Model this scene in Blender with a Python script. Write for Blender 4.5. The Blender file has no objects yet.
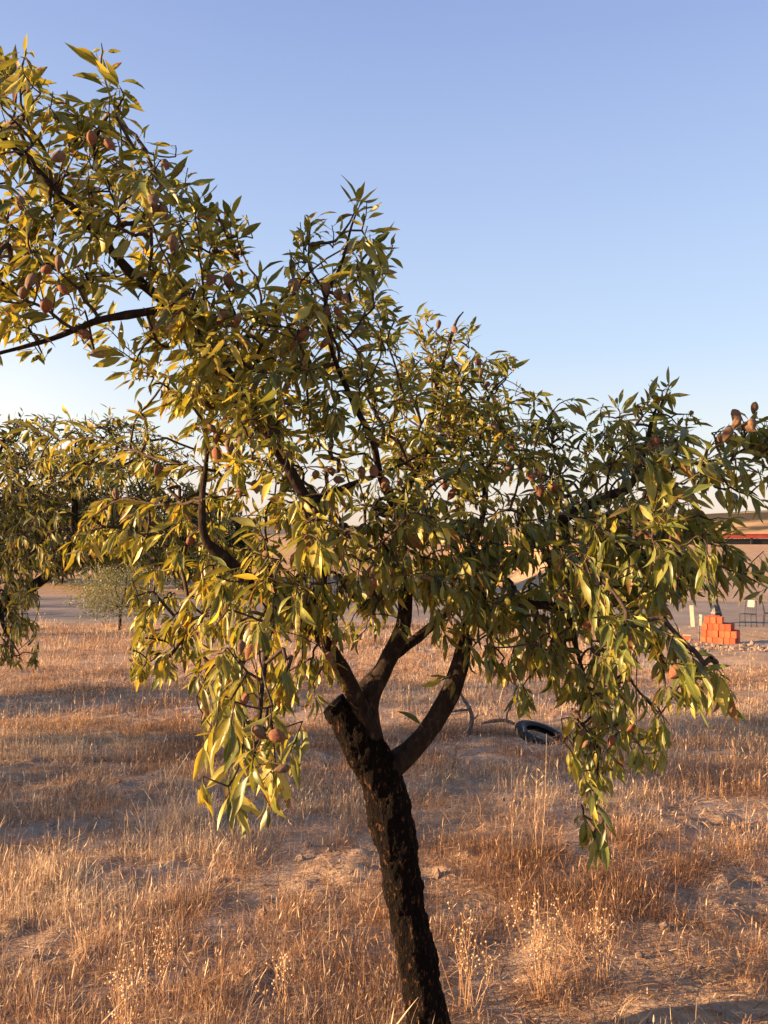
import bpy, bmesh, math, random
import numpy as np
from mathutils import Vector

random.seed(7)
rng = np.random.default_rng(11)
scene = bpy.context.scene
COL = scene.collection
R = math.radians

# ------------------------------------------------------------------ camera
CAM_Z, FPX, PITCH = 1.5, 830.0, R(1.93)
cam_data = bpy.data.cameras.new('camera')
cam_data.sensor_fit = 'VERTICAL'
cam_data.sensor_height = 36.0
cam_data.lens = FPX / 1024 * 36.0
cam_data.clip_start = 0.05
cam_data.clip_end = 6000
cam = bpy.data.objects.new('camera', cam_data)
COL.objects.link(cam)
cam.location = (0, 0, CAM_Z)
cam.rotation_euler = (R(90) + PITCH, 0, 0)
scene.camera = cam
CA, SA = math.cos(PITCH), math.sin(PITCH)


def at(px, py, d):
    """Metres for a point seen at (px, py) of the photo at distance d."""
    x = (px - 384.0) / FPX * d
    u = (512.0 - py) / FPX * d
    return np.array([x, d * CA - u * SA, CAM_Z + u * CA + d * SA])


# ------------------------------------------------------------------ noise
def _hash(ix, iy, iz, seed):
    h = (ix.astype(np.int64) * 374761393 + iy.astype(np.int64) * 668265263 + iz.astype(np.int64) * 2147483647 + seed * 1274126177) & 0xFFFFFFFF
    h = ((h ^ (h >> 13)) * 1274126177) & 0xFFFFFFFF
    h = ((h ^ (h >> 16)) * 2246822519) & 0xFFFFFFFF
    h = h ^ (h >> 15)
    return (h & 0xFFFFFF) / float(0xFFFFFF)


def noise3(p, seed=0):
    i = np.floor(p)
    f = p - i
    f = f * f * (3 - 2 * f)
    i = i.astype(np.int64)
    out = 0
    for dx in (0, 1):
        wx = f[:, 0] if dx else 1 - f[:, 0]
        for dy in (0, 1):
            wy = f[:, 1] if dy else 1 - f[:, 1]
            for dz in (0, 1):
                wz = f[:, 2] if dz else 1 - f[:, 2]
                out = out + wx * wy * wz * _hash(i[:, 0] + dx, i[:, 1] + dy, i[:, 2] + dz, seed)
    return out


def fbm(p, octaves=4, seed=0, gain=0.5):
    a, s, t = 1.0, 0.0, 0.0
    for o in range(octaves):
        s = s + a * noise3(p * (2.03 ** o) + 17.3 * o, seed + o)
        t += a
        a *= gain
    return s / t


def fbm2(x, y, scale, octaves=4, seed=0, gain=0.5):
    p = np.stack([x * scale, y * scale, np.full_like(x, 0.37)], 1)
    return fbm(p, octaves, seed, gain)


def sstep(x, a, b):
    t = np.clip((x - a) / (b - a), 0, 1)
    return t * t * (3 - 2 * t)


# ------------------------------------------------------------------ ground height
def ground_base(x, y):
    t = np.clip(y - 4.0, 0, 26)
    z = -0.06 * t * sstep(y, 3.0, 8.0)
    bank = 2.7 * sstep(y, 41, 62) * sstep(x - 0.05 * y, 4, 11)
    return z + bank


def ground_height(x, y):
    x = np.asarray(x, float); y = np.asarray(y, float)
    z = ground_base(x, y)
    far = sstep(np.hypot(x, y), 25, 120)
    z = z + (fbm2(x, y, 0.9, 3, 3) - 0.5) * 0.10 * (1 - far) * sstep(np.hypot(x, y), 0.2, 1.5)
    z = z + (fbm2(x, y, 4.5, 3, 9) - 0.5) * 0.055 * (1 - far)
    cl = fbm2(x, y, 11.0, 2, 21)
    z = z + np.maximum(cl - 0.60, 0) * 0.10 * (1 - far)
    z = z + (fbm2(x, y, 0.06, 3, 33) - 0.5) * 0.35 * sstep(y, 10, 40)
    return z


def gz(x, y):
    return float(ground_height(np.array([x]), np.array([y]))[0])


# ------------------------------------------------------------------ tagging and mesh helpers
def tag(o, label=None, cat=None, group=None, kind=None):
    if label: o['label'] = label
    if cat: o['category'] = cat
    if group: o['group'] = group
    if kind: o['kind'] = kind
    return o


def empty(name, loc, rz=0.0):
    o = bpy.data.objects.new(name, None)
    o.empty_display_size = 0.1
    o.location = tuple(loc)
    o.rotation_euler = (0, 0, rz)
    COL.objects.link(o)
    return o


def link_mesh(name, me, mat, parent=None):
    o = bpy.data.objects.new(name, me)
    if mat is not None and len(me.materials) == 0:
        me.materials.append(mat)
    COL.objects.link(o)
    if parent is not None:
        o.parent = parent
    return o


def np_mesh(name, V, F, smooth=True, attrs=None):
    """V (n,3), F (m,k) or list of such blocks."""
    me = bpy.data.meshes.new(name)
    blocks = F if isinstance(F, list) else [F]
    blocks = [b for b in blocks if len(b)]
    me.vertices.add(len(V))
    me.vertices.foreach_set('co', np.asarray(V, np.float32).ravel())
    nl = sum(b.size for b in blocks)
    npoly = sum(len(b) for b in blocks)
    me.loops.add(nl)
    me.loops.foreach_set('vertex_index', np.concatenate([b.ravel() for b in blocks]).astype(np.int32))
    starts, s = [], 0
    for b in blocks:
        starts.append(s + np.arange(len(b)) * b.shape[1]); s += b.size
    me.polygons.add(npoly)
    me.polygons.foreach_set('loop_start', np.concatenate(starts).astype(np.int32))
    me.polygons.foreach_set('use_smooth', np.full(npoly, smooth, bool))
    me.update(calc_edges=True)
    me.validate()
    if attrs:
        for k, v in attrs.items():
            a = me.attributes.new(k, 'FLOAT', 'POINT')
            a.data.foreach_set('value', np.asarray(v, np.float32))
    return me


class MB:
    """Collects boxes, tubes and lathes into one mesh."""
    def __init__(self):
        self.bm = bmesh.new()

    def box(self, c, s, rz=0.0, rx=0.0, ry=0.0, bevel=0.0):
        from mathutils import Matrix, Euler
        tmp = bmesh.new()
        bmesh.ops.create_cube(tmp, size=1.0)
        for v in tmp.verts:
            v.co = Vector((v.co.x * s[0], v.co.y * s[1], v.co.z * s[2]))
        if bevel > 0:
            bmesh.ops.bevel(tmp, geom=list(tmp.edges), offset=bevel, segments=2, affect='EDGES', profile=0.5)
        M = Matrix.Translation(Vector(c)) @ Euler((rx, ry, rz)).to_matrix().to_4x4()
        bmesh.ops.transform(tmp, matrix=M, verts=tmp.verts)
        self._merge(tmp)
        return self

    def _merge(self, tmp):
        me = bpy.data.meshes.new('tmp')
        tmp.to_mesh(me); tmp.free()
        self.bm.from_mesh(me)
        bpy.data.meshes.remove(me)

    def tube(self, pts, rad, n=8, cap=True):
        V, F = tube_arrays(np.array(pts, float), np.array(rad, float) if np.ndim(rad) else np.full(len(pts), rad), n)
        vs = [self.bm.verts.new(v) for v in V]
        for f in F:
            self.bm.faces.new([vs[i] for i in f])
        if cap:
            m = len(pts)
            self.bm.faces.new([vs[i] for i in range(n)][::-1])
            self.bm.faces.new([vs[(m - 1) * n + i] for i in range(n)])
        return self

    def build(self, name, mat, parent=None, smooth=False):
        bmesh.ops.recalc_face_normals(self.bm, faces=self.bm.faces)
        me = bpy.data.meshes.new(name)
        self.bm.to_mesh(me); self.bm.free()
        for p in me.polygons: p.use_smooth = smooth
        return link_mesh(name, me, mat, parent)


def tube_arrays(P, rad, n):
    m = len(P)
    T = np.gradient(P, axis=0)
    T /= np.linalg.norm(T, axis=1)[:, None] + 1e-12
    a = np.array([0, 0, 1.0]) if abs(T[0, 2]) < 0.9 else np.array([0, 1.0, 0])
    u = np.cross(T[0], a); u /= np.linalg.norm(u)
    rings = []
    ang = np.linspace(0, 2 * np.pi, n, endpoint=False)
    for i in range(m):
        u = u - T[i] * np.dot(u, T[i]); u /= np.linalg.norm(u)
        w = np.cross(T[i], u)
        rings.append(P[i] + rad[i] * (np.cos(ang)[:, None] * u + np.sin(ang)[:, None] * w))
    V = np.concatenate(rings)
    idx = np.arange(m * n).reshape(m, n)
    F = np.stack([idx[:-1], np.roll(idx[:-1], -1, 1), np.roll(idx[1:], -1, 1), idx[1:]], -1).reshape(-1, 4)
    return V, F


def smooth_path(P, step):
    """Catmull-Rom through the rows of P (any number of columns), about one sample per step metres."""
    P = np.asarray(P, float)
    Q = np.vstack([2 * P[0] - P[1], P, 2 * P[-1] - P[-2]])
    out = []
    for i in range(1, len(Q) - 2):
        L = np.linalg.norm(Q[i + 1][:3] - Q[i][:3])
        k = max(2, int(L / step))
        t = np.linspace(0, 1, k, endpoint=False)[:, None]
        p0, p1, p2, p3 = Q[i - 1], Q[i], Q[i + 1], Q[i + 2]
        out.append(0.5 * ((2 * p1) + (-p0 + p2) * t + (2 * p0 - 5 * p1 + 4 * p2 - p3) * t ** 2 + (-p0 + 3 * p1 - 3 * p2 + p3) * t ** 3))
    out.append(P[-1:])
    return np.vstack(out)


def bark_tube(path, n, rough, seed, step=0.014, freq=18.0, ridge=0.0):
    """Noisy tapered limb with closed ends. path rows are x, y, z, radius."""
    S = smooth_path(path, step)
    P, rad = S[:, :3], np.maximum(S[:, 3], 0.0008)
    m = len(P)
    P = np.vstack([P[0], P, P[-1]]); rad = np.concatenate([[rad[0] * 0.02], rad, [rad[-1] * 0.02]])
    # keep the frame stable at the caps
    P[0] -= (P[2] - P[1]) * 0.05; P[-1] += (P[-2] - P[-3]) * 0.05
    V, F = tube_arrays(P, rad, n)
    C = np.repeat(P, n, 0)
    N = V - C
    rr = np.linalg.norm(N, axis=1)[:, None] + 1e-9
    N = N / rr
    a = fbm(V * np.array([freq, freq, freq * 0.55]), 4, seed, 0.6)
    b = fbm(V * freq * 0.3, 2, seed + 5)
    disp = (a - 0.5) * 2 * rough + (b - 0.5) * 1.6 * rough
    if ridge:
        c = fbm(V * np.array([46, 46, 20.0]), 4, seed + 9, 0.6)
        disp = disp + np.where(c > 0.52, 1, -0.4) * ridge * np.minimum(np.abs(c - 0.52) * 14, 1)
    disp = np.minimum(disp, rr[:, 0] * 0.45)
    disp = np.maximum(disp, -rr[:, 0] * 0.35)
    return V + N * disp[:, None], F, S


# ------------------------------------------------------------------ materials
def new_mat(name):
    m = bpy.data.materials.new(name)
    m.use_nodes = True
    nt = m.node_tree
    for n in list(nt.nodes): nt.nodes.remove(n)
    out = nt.nodes.new('ShaderNodeOutputMaterial')
    b = nt.nodes.new('ShaderNodeBsdfPrincipled')
    nt.links.new(b.outputs[0], out.inputs['Surface'])
    return m, nt, b, out


def node(nt, t, **kw):
    n = nt.nodes.new(t)
    for k, v in kw.items():
        if k in n.inputs: n.inputs[k].default_value = v
        else: setattr(n, k, v)
    return n


def ramp(nt, fac, stops):
    r = nt.nodes.new('ShaderNodeValToRGB')
    el = r.color_ramp.elements
    while len(el) < len(stops): el.new(0.5)
    for e, (p, c) in zip(el, stops):
        e.position = p
        e.color = (*c, 1) if len(c) == 3 else c
    nt.links.new(fac, r.inputs[0])
    return r.outputs[0]


def mixc(nt, fac, a, b, mode='MIX'):
    m = nt.nodes.new('ShaderNodeMix')
    m.data_type = 'RGBA'; m.blend_type = mode
    for sock, v in ((m.inputs[0], fac), (m.inputs[6], a), (m.inputs[7], b)):
        if hasattr(v, 'is_linked') or isinstance(v, bpy.types.NodeSocket): nt.links.new(v, sock)
        elif isinstance(v, (int, float)): sock.default_value = v
        else: sock.default_value = (*v, 1)
    return m.outputs[2]


def math_n(nt, op, a, b=None, clamp=False):
    m = nt.nodes.new('ShaderNodeMath'); m.operation = op; m.use_clamp = clamp
    for i, v in enumerate((a, b)):
        if v is None: continue
        if isinstance(v, (int, float)): m.inputs[i].default_value = v
        else: nt.links.new(v, m.inputs[i])
    return m.outputs[0]


def noise_tex(nt, scale, detail=4, rough=0.55, coord=None):
    n = nt.nodes.new('ShaderNodeTexNoise')
    n.inputs['Scale'].default_value = scale; n.inputs['Detail'].default_value = detail
    n.inputs['Roughness'].default_value = rough
    if coord is None:
        g = nt.nodes.new('ShaderNodeNewGeometry'); coord = g.outputs['Position']
    nt.links.new(coord, n.inputs['Vector'])
    return n


def attr(nt, name):
    a = nt.nodes.new('ShaderNodeAttribute'); a.attribute_name = name
    return a.outputs['Fac']


def bump(nt, b, height, strength, dist):
    bp = nt.nodes.new('ShaderNodeBump')
    bp.inputs['Strength'].default_value = strength; bp.inputs['Distance'].default_value = dist
    nt.links.new(height, bp.inputs['Height'])
    nt.links.new(bp.outputs[0], b.inputs['Normal'])


def plain(name, c1, c2, scale, rough=0.7, bumpd=0.0, metallic=0.0):
    m, nt, b, _ = new_mat(name)
    tc = nt.nodes.new('ShaderNodeTexCoord')
    n = noise_tex(nt, scale, 5, 0.6, tc.outputs['Object'])
    nt.links.new(ramp(nt, n.outputs[0], [(0.3, c1), (0.7, c2)]), b.inputs['Base Color'])
    b.inputs['Roughness'].default_value = rough
    b.inputs['Metallic'].default_value = metallic
    if bumpd: bump(nt, b, n.outputs[0], 0.8, bumpd)
    return m


def leaf_material(name, g1, g2, yellow, brown, trans=0.27, rough=0.40):
    m, nt, b, out = new_mat(name)
    tint, yel, lu, lv = attr(nt, 'tint'), attr(nt, 'yel'), attr(nt, 'lu'), attr(nt, 'lv')
    base = mixc(nt, tint, g1, g2)
    geo = nt.nodes.new('ShaderNodeNewGeometry')
    n1 = noise_tex(nt, 60, 3, 0.6)
    yv = math_n(nt, 'ADD', yel, math_n(nt, 'MULTIPLY', math_n(nt, 'SUBTRACT', n1.outputs[0], 0.5), 0.5), True)
    base = mixc(nt, yv, base, yellow)
    # paler midrib
    rib = math_n(nt, 'LESS_THAN', math_n(nt, 'ABSOLUTE', lv), 0.07)
    base = mixc(nt, math_n(nt, 'MULTIPLY', rib, 0.45), base, tuple(min(1, c * 1.7 + 0.03) for c in g2))
    # scorched tips and spots
    n2 = noise_tex(nt, 110, 2, 0.5)
    sp = math_n(nt, 'ADD', math_n(nt, 'MULTIPLY', lu, 0.42), n2.outputs[0])
    sp = math_n(nt, 'ADD', sp, math_n(nt, 'MULTIPLY', attr(nt, 'scorch'), 0.45))
    spots = ramp(nt, sp, [(0.0, (0, 0, 0)), (0.98, (0, 0, 0)), (1.0, (1, 1, 1))])
    spm = math_n(nt, 'GREATER_THAN', sp, 1.12)
    base = mixc(nt, spm, base, brown)
    # the underside is paler and greyer
    und = mixc(nt, 0.18, base, (0.20, 0.21, 0.10))
    base = mixc(nt, geo.outputs['Backfacing'], base, und)
    nt.links.new(base, b.inputs['Base Color'])
    b.inputs['Roughness'].default_value = rough
    b.inputs['Specular IOR Level'].default_value = 0.4
    tr = nt.nodes.new('ShaderNodeBsdfTranslucent')
    tcol = mixc(nt, 1.0, base, (2.25, 1.95, 0.75), 'MULTIPLY')
    nt.links.new(tcol, tr.inputs[0])
    mx = nt.nodes.new('ShaderNodeMixShader'); mx.inputs[0].default_value = trans
    nt.links.new(b.outputs[0], mx.inputs[1]); nt.links.new(tr.outputs[0], mx.inputs[2])
    nt.links.new(mx.outputs[0], out.inputs['Surface'])
    return m


def bark_material(name, c_dark, c_mid, c_light, scale, dist):
    m, nt, b, _ = new_mat(name)
    geo = nt.nodes.new('ShaderNodeNewGeometry')
    mp = nt.nodes.new('ShaderNodeMapping'); mp.inputs['Scale'].default_value = (1, 1, 0.45)
    nt.links.new(geo.outputs['Position'], mp.inputs[0])
    n = noise_tex(nt, scale, 7, 0.65, mp.outputs[0])
    v = nt.nodes.new('ShaderNodeTexVoronoi'); v.inputs['Scale'].default_value = scale * 1.3
    v.feature = 'DISTANCE_TO_EDGE'
    nt.links.new(mp.outputs[0], v.inputs['Vector'])
    c = ramp(nt, n.outputs[0], [(0.32, c_dark), (0.57, c_mid), (0.69, c_light)])
    nt.links.new(c, b.inputs['Base Color'])
    b.inputs['Roughness'].default_value = 0.9
    b.inputs['Specular IOR Level'].default_value = 0.1
    h = math_n(nt, 'ADD', n.outputs[0], math_n(nt, 'MULTIPLY', math_n(nt, 'MINIMUM', v.outputs['Distance'], 0.2), 0.8))
    bump(nt, b, h, 1.0, dist)
    return m


def grass_material():
    m, nt, b, out = new_mat('dry grass')
    c = ramp(nt, attr(nt, 'tint'), [(0.0, (0.11, 0.056, 0.030)), (0.3, (0.30, 0.158, 0.078)), (0.65, (0.48, 0.285, 0.148)), (1.0, (0.74, 0.57, 0.37))])
    nt.links.new(c, b.inputs['Base Color'])
    b.inputs['Roughness'].default_value = 0.6
    b.inputs['Specular IOR Level'].default_value = 0.25
    tr = nt.nodes.new('ShaderNodeBsdfTranslucent'); nt.links.new(c, tr.inputs[0])
    mx = nt.nodes.new('ShaderNodeMixShader'); mx.inputs[0].default_value = 0.35
    nt.links.new(b.outputs[0], mx.inputs[1]); nt.links.new(tr.outputs[0], mx.inputs[2])
    nt.links.new(mx.outputs[0], out.inputs['Surface'])
    return m


def ground_material():
    m, nt, b, _ = new_mat('bare soil and litter')
    geo = nt.nodes.new('ShaderNodeNewGeometry')
    big = noise_tex(nt, 0.35, 4, 0.6)
    mid = noise_tex(nt, 3.0, 6, 0.65)
    fine = noise_tex(nt, 38.0, 5, 0.7)
    soil = ramp(nt, mid.outputs[0], [(0.25, (0.19, 0.140, 0.105)), (0.5, (0.33, 0.255, 0.195)), (0.75, (0.48, 0.39, 0.31))])
    straw = ramp(nt, fine.outputs[0], [(0.3, (0.20, 0.12, 0.06)), (0.5, (0.36, 0.22, 0.11)), (0.72, (0.55, 0.38, 0.2))])
    f = ramp(nt, big.outputs[0], [(0.40, (0, 0, 0)), (0.60, (1, 1, 1))])
    lit = math_n(nt, 'ADD', math_n(nt, 'MULTIPLY', f, 0.6), math_n(nt, 'MULTIPLY', math_n(nt, 'SUBTRACT', fine.outputs[0], 0.4), 1.4), True)
    c = mixc(nt, lit, soil, straw)
    # farther off the stubble closes up to a continuous straw cover
    sep = nt.nodes.new('ShaderNodeSeparateXYZ'); nt.links.new(geo.outputs['Position'], sep.inputs[0])
    farf = nt.nodes.new('ShaderNodeMapRange')
    farf.inputs[1].default_value = 45; farf.inputs[2].default_value = 75
    nt.links.new(sep.outputs[1], farf.inputs[0])
    wide = noise_tex(nt, 0.09, 5, 0.6)
    fieldc = ramp(nt, wide.outputs[0], [(0.3, (0.36, 0.20, 0.095)), (0.55, (0.52, 0.30, 0.145)), (0.75, (0.60, 0.38, 0.20))])
    c = mixc(nt, farf.outputs[0], c, fieldc)
    nt.links.new(c, b.inputs['Base Color'])
    b.inputs['Roughness'].default_value = 0.95
    b.inputs['Specular IOR Level'].default_value = 0.1
    h = math_n(nt, 'ADD', math_n(nt, 'MULTIPLY', mid.outputs[0], 1.0), math_n(nt, 'MULTIPLY', fine.outputs[0], 0.5))
    bump(nt, b, h, 0.9, 0.03)
    return m


M = {}
M['leaf'] = leaf_material('almond leaf', (0.024, 0.040, 0.011), (0.168, 0.190, 0.040), (0.58, 0.45, 0.07), (0.17, 0.085, 0.035))
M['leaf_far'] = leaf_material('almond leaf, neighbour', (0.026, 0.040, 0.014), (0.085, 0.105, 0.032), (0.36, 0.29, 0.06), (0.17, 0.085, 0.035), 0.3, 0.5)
M['olive_leaf'] = leaf_material('olive leaf', (0.075, 0.09, 0.045), (0.15, 0.165, 0.085), (0.22, 0.20, 0.09), (0.2, 0.15, 0.08), 0.2, 0.5)
M['conifer'] = leaf_material('dark evergreen needle', (0.018, 0.028, 0.014), (0.042, 0.055, 0.022), (0.10, 0.09, 0.035), (0.06, 0.04, 0.02), 0.1, 0.6)
M['bark'] = bark_material('rough dark almond bark', (0.0022, 0.0015, 0.0012), (0.0065, 0.0038, 0.0026), (0.12, 0.055, 0.028), 90, 0.012)
M['limb'] = bark_material('smoother grey brown bark', (0.011, 0.008, 0.0065), (0.030, 0.021, 0.016), (0.09, 0.058, 0.040), 55, 0.004)
M['twig'] = bark_material('thin dark twig bark', (0.03, 0.022, 0.018), (0.065, 0.045, 0.035), (0.11, 0.08, 0.06), 90, 0.001)
M['pale_bark'] = bark_material('pale slender stem', (0.25, 0.19, 0.15), (0.38, 0.30, 0.24), (0.5, 0.4, 0.32), 20, 0.004)
M['deadwood'] = bark_material('weathered dead wood', (0.07, 0.055, 0.05), (0.15, 0.12, 0.10), (0.26, 0.21, 0.18), 40, 0.004)
M['grass'] = grass_material()
M['ground'] = ground_material()
M['track'] = plain('bare grey earth', (0.13, 0.10, 0.078), (0.26, 0.205, 0.16), 0.5, 0.95, 0.08)
M['husk'] = plain('downy almond husk', (0.070, 0.036, 0.018), (0.185, 0.105, 0.055), 130, 0.9, 0.002)
M['husk_red'] = plain('reddish dry almond husk', (0.095, 0.032, 0.013), (0.23, 0.088, 0.036), 130, 0.85, 0.002)
M['shell'] = plain('pitted almond shell', (0.36, 0.17, 0.08), (0.55, 0.31, 0.16), 160, 0.8, 0.003)
M['brick'] = plain('orange fired clay', (0.42, 0.062, 0.022), (0.58, 0.105, 0.038), 14, 0.85, 0.004)
nt_ = M['brick'].node_tree
b_ = [n for n in nt_.nodes if n.type == 'BSDF_PRINCIPLED'][0]
src_ = b_.inputs['Base Color'].links[0].from_socket
oi_ = nt_.nodes.new('ShaderNodeObjectInfo')
nt_.links.new(mixc(nt_, 1.0, src_, ramp(nt_, oi_.outputs['Random'], [(0.0, (0.62, 0.58, 0.55)), (0.5, (0.95, 0.9, 0.85)), (1.0, (1.15, 1.25, 1.3))]), 'MULTIPLY'), b_.inputs['Base Color'])
M['rubber'] = plain('dusty black rubber', (0.003, 0.003, 0.003), (0.008, 0.0075, 0.007), 25, 0.8, 0.002)
M['black_metal'] = plain('black painted steel', (0.007, 0.006, 0.006), (0.014, 0.012, 0.011), 18, 0.7, 0)
M['cream'] = plain('off white board', (0.34, 0.27, 0.19), (0.46, 0.38, 0.27), 9, 0.7, 0.001)
M['red_steel'] = plain('red painted steel', (0.36, 0.045, 0.03), (0.50, 0.08, 0.05), 1.5, 0.5, 0.002)
M['sunlit_edge'] = plain('sunlit red paint as orange', (0.70, 0.28, 0.12), (0.82, 0.40, 0.2), 2, 0.6, 0)  # orange stands in for sunlight on the red beam's top edge
M['navy'] = plain('dark blue woven plastic', (0.012, 0.015, 0.025), (0.03, 0.035, 0.05), 20, 0.5, 0.006)
M['stone'] = plain('crumbly earth and rubble', (0.15, 0.10, 0.07), (0.27, 0.20, 0.15), 8, 0.95, 0.01)


# ------------------------------------------------------------------ leaves
LU = np.array([0.0, 0.10, 0.26, 0.45, 0.64, 0.83, 1.0])
LW = np.array([0.10, 0.52, 0.90, 1.0, 0.80, 0.42, 0.03])
LU3 = np.array([0.0, 0.3, 0.65, 1.0]); LW3 = np.array([0.12, 0.95, 0.8, 0.04])


def build_leaves(pos, dirn, nrm, L, W, bend, fold, tint, yel, scorch, petiole=0.014, low=False, twist=None):
    """All the blades of one crown: V-folded, arched lance shapes on a short stalk."""
    n = len(pos)
    U, WP = (LU3, LW3) if low else (LU, LW)
    k = len(U)
    if twist is None: twist = rng.normal(0, 0.5, n)
    side = np.cross(dirn, nrm); side /= np.linalg.norm(side, axis=1)[:, None] + 1e-9
    nrm = np.cross(side, dirn)
    du = np.diff(U, prepend=0)
    x = np.zeros((n, k)); z = np.zeros((n, k))
    for i in range(1, k):
        th = bend * (U[i] + U[i - 1]) / 2
        x[:, i] = x[:, i - 1] + np.cos(th) * du[i]
        z[:, i] = z[:, i - 1] - np.sin(th) * du[i]
    start = pos + dirn * petiole
    mid = start[:, None, :] + (x * L[:, None])[..., None] * dirn[:, None, :] + (z * L[:, None])[..., None] * nrm[:, None, :]
    tw = twist[:, None] * U[None, :]
    th = bend[:, None] * U[None, :]
    nl = nrm[:, None, :] * np.cos(th)[..., None] + dirn[:, None, :] * np.sin(th)[..., None]
    sd = side[:, None, :] * np.cos(tw)[..., None] + nl * np.sin(tw)[..., None]
    nn = nl * np.cos(tw)[..., None] - side[:, None, :] * np.sin(tw)[..., None]
    w = (W[:, None] * WP[None, :]) * 0.5
    wav = rng.normal(0, 0.10, (n, k)) * w
    up = (w * fold[:, None])
    lft = mid - sd * w[..., None] + nn * (up + wav)[..., None]
    rgt = mid + sd * w[..., None] + nn * (up - wav)[..., None]
    V = np.stack([lft, mid, rgt], 2)                         # n,k,3,3
    nb = k * 3
    pet = np.stack([pos - side * 0.0007, pos + side * 0.0007, start + side * 0.0009, start - side * 0.0009], 1)
    allV = np.concatenate([V.reshape(n, nb, 3), pet], 1)
    per = nb + 4
    f = []
    for i in range(k - 1):
        for j in range(2):
            f.append([i * 3 + j, i * 3 + j + 1, (i + 1) * 3 + j + 1, (i + 1) * 3 + j])
    f.append([nb, nb + 1, nb + 2, nb + 3])
    f = np.array(f)
    F = (f[None] + (np.arange(n) * per)[:, None, None]).reshape(-1, 4)
    lu = np.concatenate([np.repeat(U, 3), np.zeros(4)])
    lv = np.concatenate([np.tile([-1, 0, 1.0], k), np.zeros(4)])
    at_ = dict(lu=np.tile(lu, n), lv=np.tile(lv, n), tint=np.repeat(tint, per), yel=np.repeat(yel, per), scorch=np.repeat(scorch, per))
    return allV.reshape(-1, 3), F, at_


def unit(v):
    return v / (np.linalg.norm(v, axis=-1, keepdims=True) + 1e-9)


def grow_twigs(seeds, seed_r, shoots, wiggle=0.12, rmul=0.0011, pen=None):
    """Joins every leafy shoot (base, tip) to the nearest wood already there. Returns the twig mesh arrays."""
    pts = [p for p in seeds]; par = [-1] * len(pts); cnt = [0] * len(pts)
    order = []
    B = np.array([s[0] for s in shoots]); S = np.array(seeds)
    dmin = np.array([np.min(np.linalg.norm(S - b, axis=1)) for b in B])
    A = np.zeros((len(pts) + len(shoots) * 9, 3)); A[:len(pts)] = S
    nA = len(pts)
    par = -np.ones(len(A), int)
    for i in np.argsort(dmin):
        b, t = shoots[i]
        d = np.linalg.norm(A[:nA] - b, axis=1)
        j = int(np.argmin(d))
        p0 = A[j]; L = d[j]
        prev = j
        if L > 0.004:
            k = 4 if L > 0.03 else 2
            off = rng.normal(0, 1, 3) * L * wiggle + np.array([0, 0, L * 0.10])
            for q in range(1, k + 1):
                u = q / k
                A[nA] = p0 * (1 - u) + b * u + off * (4 * u * (1 - u)) * 0.5
                par[nA] = prev; prev = nA; nA += 1
        for u in (0.5, 1.0):
            A[nA] = b * (1 - u) + t * u + rng.normal(0, 1, 3) * 0.003 * (u < 1)
            par[nA] = prev; prev = nA; nA += 1
    A = A[:nA]; par = par[:nA]
    cntv = np.ones(nA)
    for i in range(nA - 1, -1, -1):
        if par[i] >= 0: cntv[par[i]] += cntv[i]
    rad = np.minimum(rmul * cntv ** 0.38, 0.006)
    e = np.nonzero(par >= 0)[0]
    a, b = A[par[e]], A[e]
    ra = np.minimum(rad[par[e]], rad[e] * 1.35); rb = rad[e]
    T = unit(b - a)
    ref = np.where(np.abs(T[:, 2:3]) < 0.9, np.array([[0, 0, 1.0]]), np.array([[0, 1.0, 0]]))
    u = unit(np.cross(T, ref)); w = np.cross(T, u)
    n = 5
    ang = np.linspace(0, 2 * np.pi, n, endpoint=False)
    ring = np.cos(ang)[None, :, None] * u[:, None] + np.sin(ang)[None, :, None] * w[:, None]
    V = np.concatenate([a[:, None] + ring * ra[:, None, None], b[:, None] + ring * rb[:, None, None]], 1)
    f = np.array([[i, (i + 1) % n, n + (i + 1) % n, n + i] for i in range(n)])
    F = (f[None] + (np.arange(len(e)) * 2 * n)[:, None, None]).reshape(-1, 4)
    return V.reshape(-1, 3), F


def idw(px, py, ctrl, power=3.0):
    c = np.array(ctrl)
    d = np.hypot(c[:, 0] - px, c[:, 1] - py) + 6
    w = d ** -power
    return float((w * c[:, 2]).sum() / w.sum())


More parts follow.
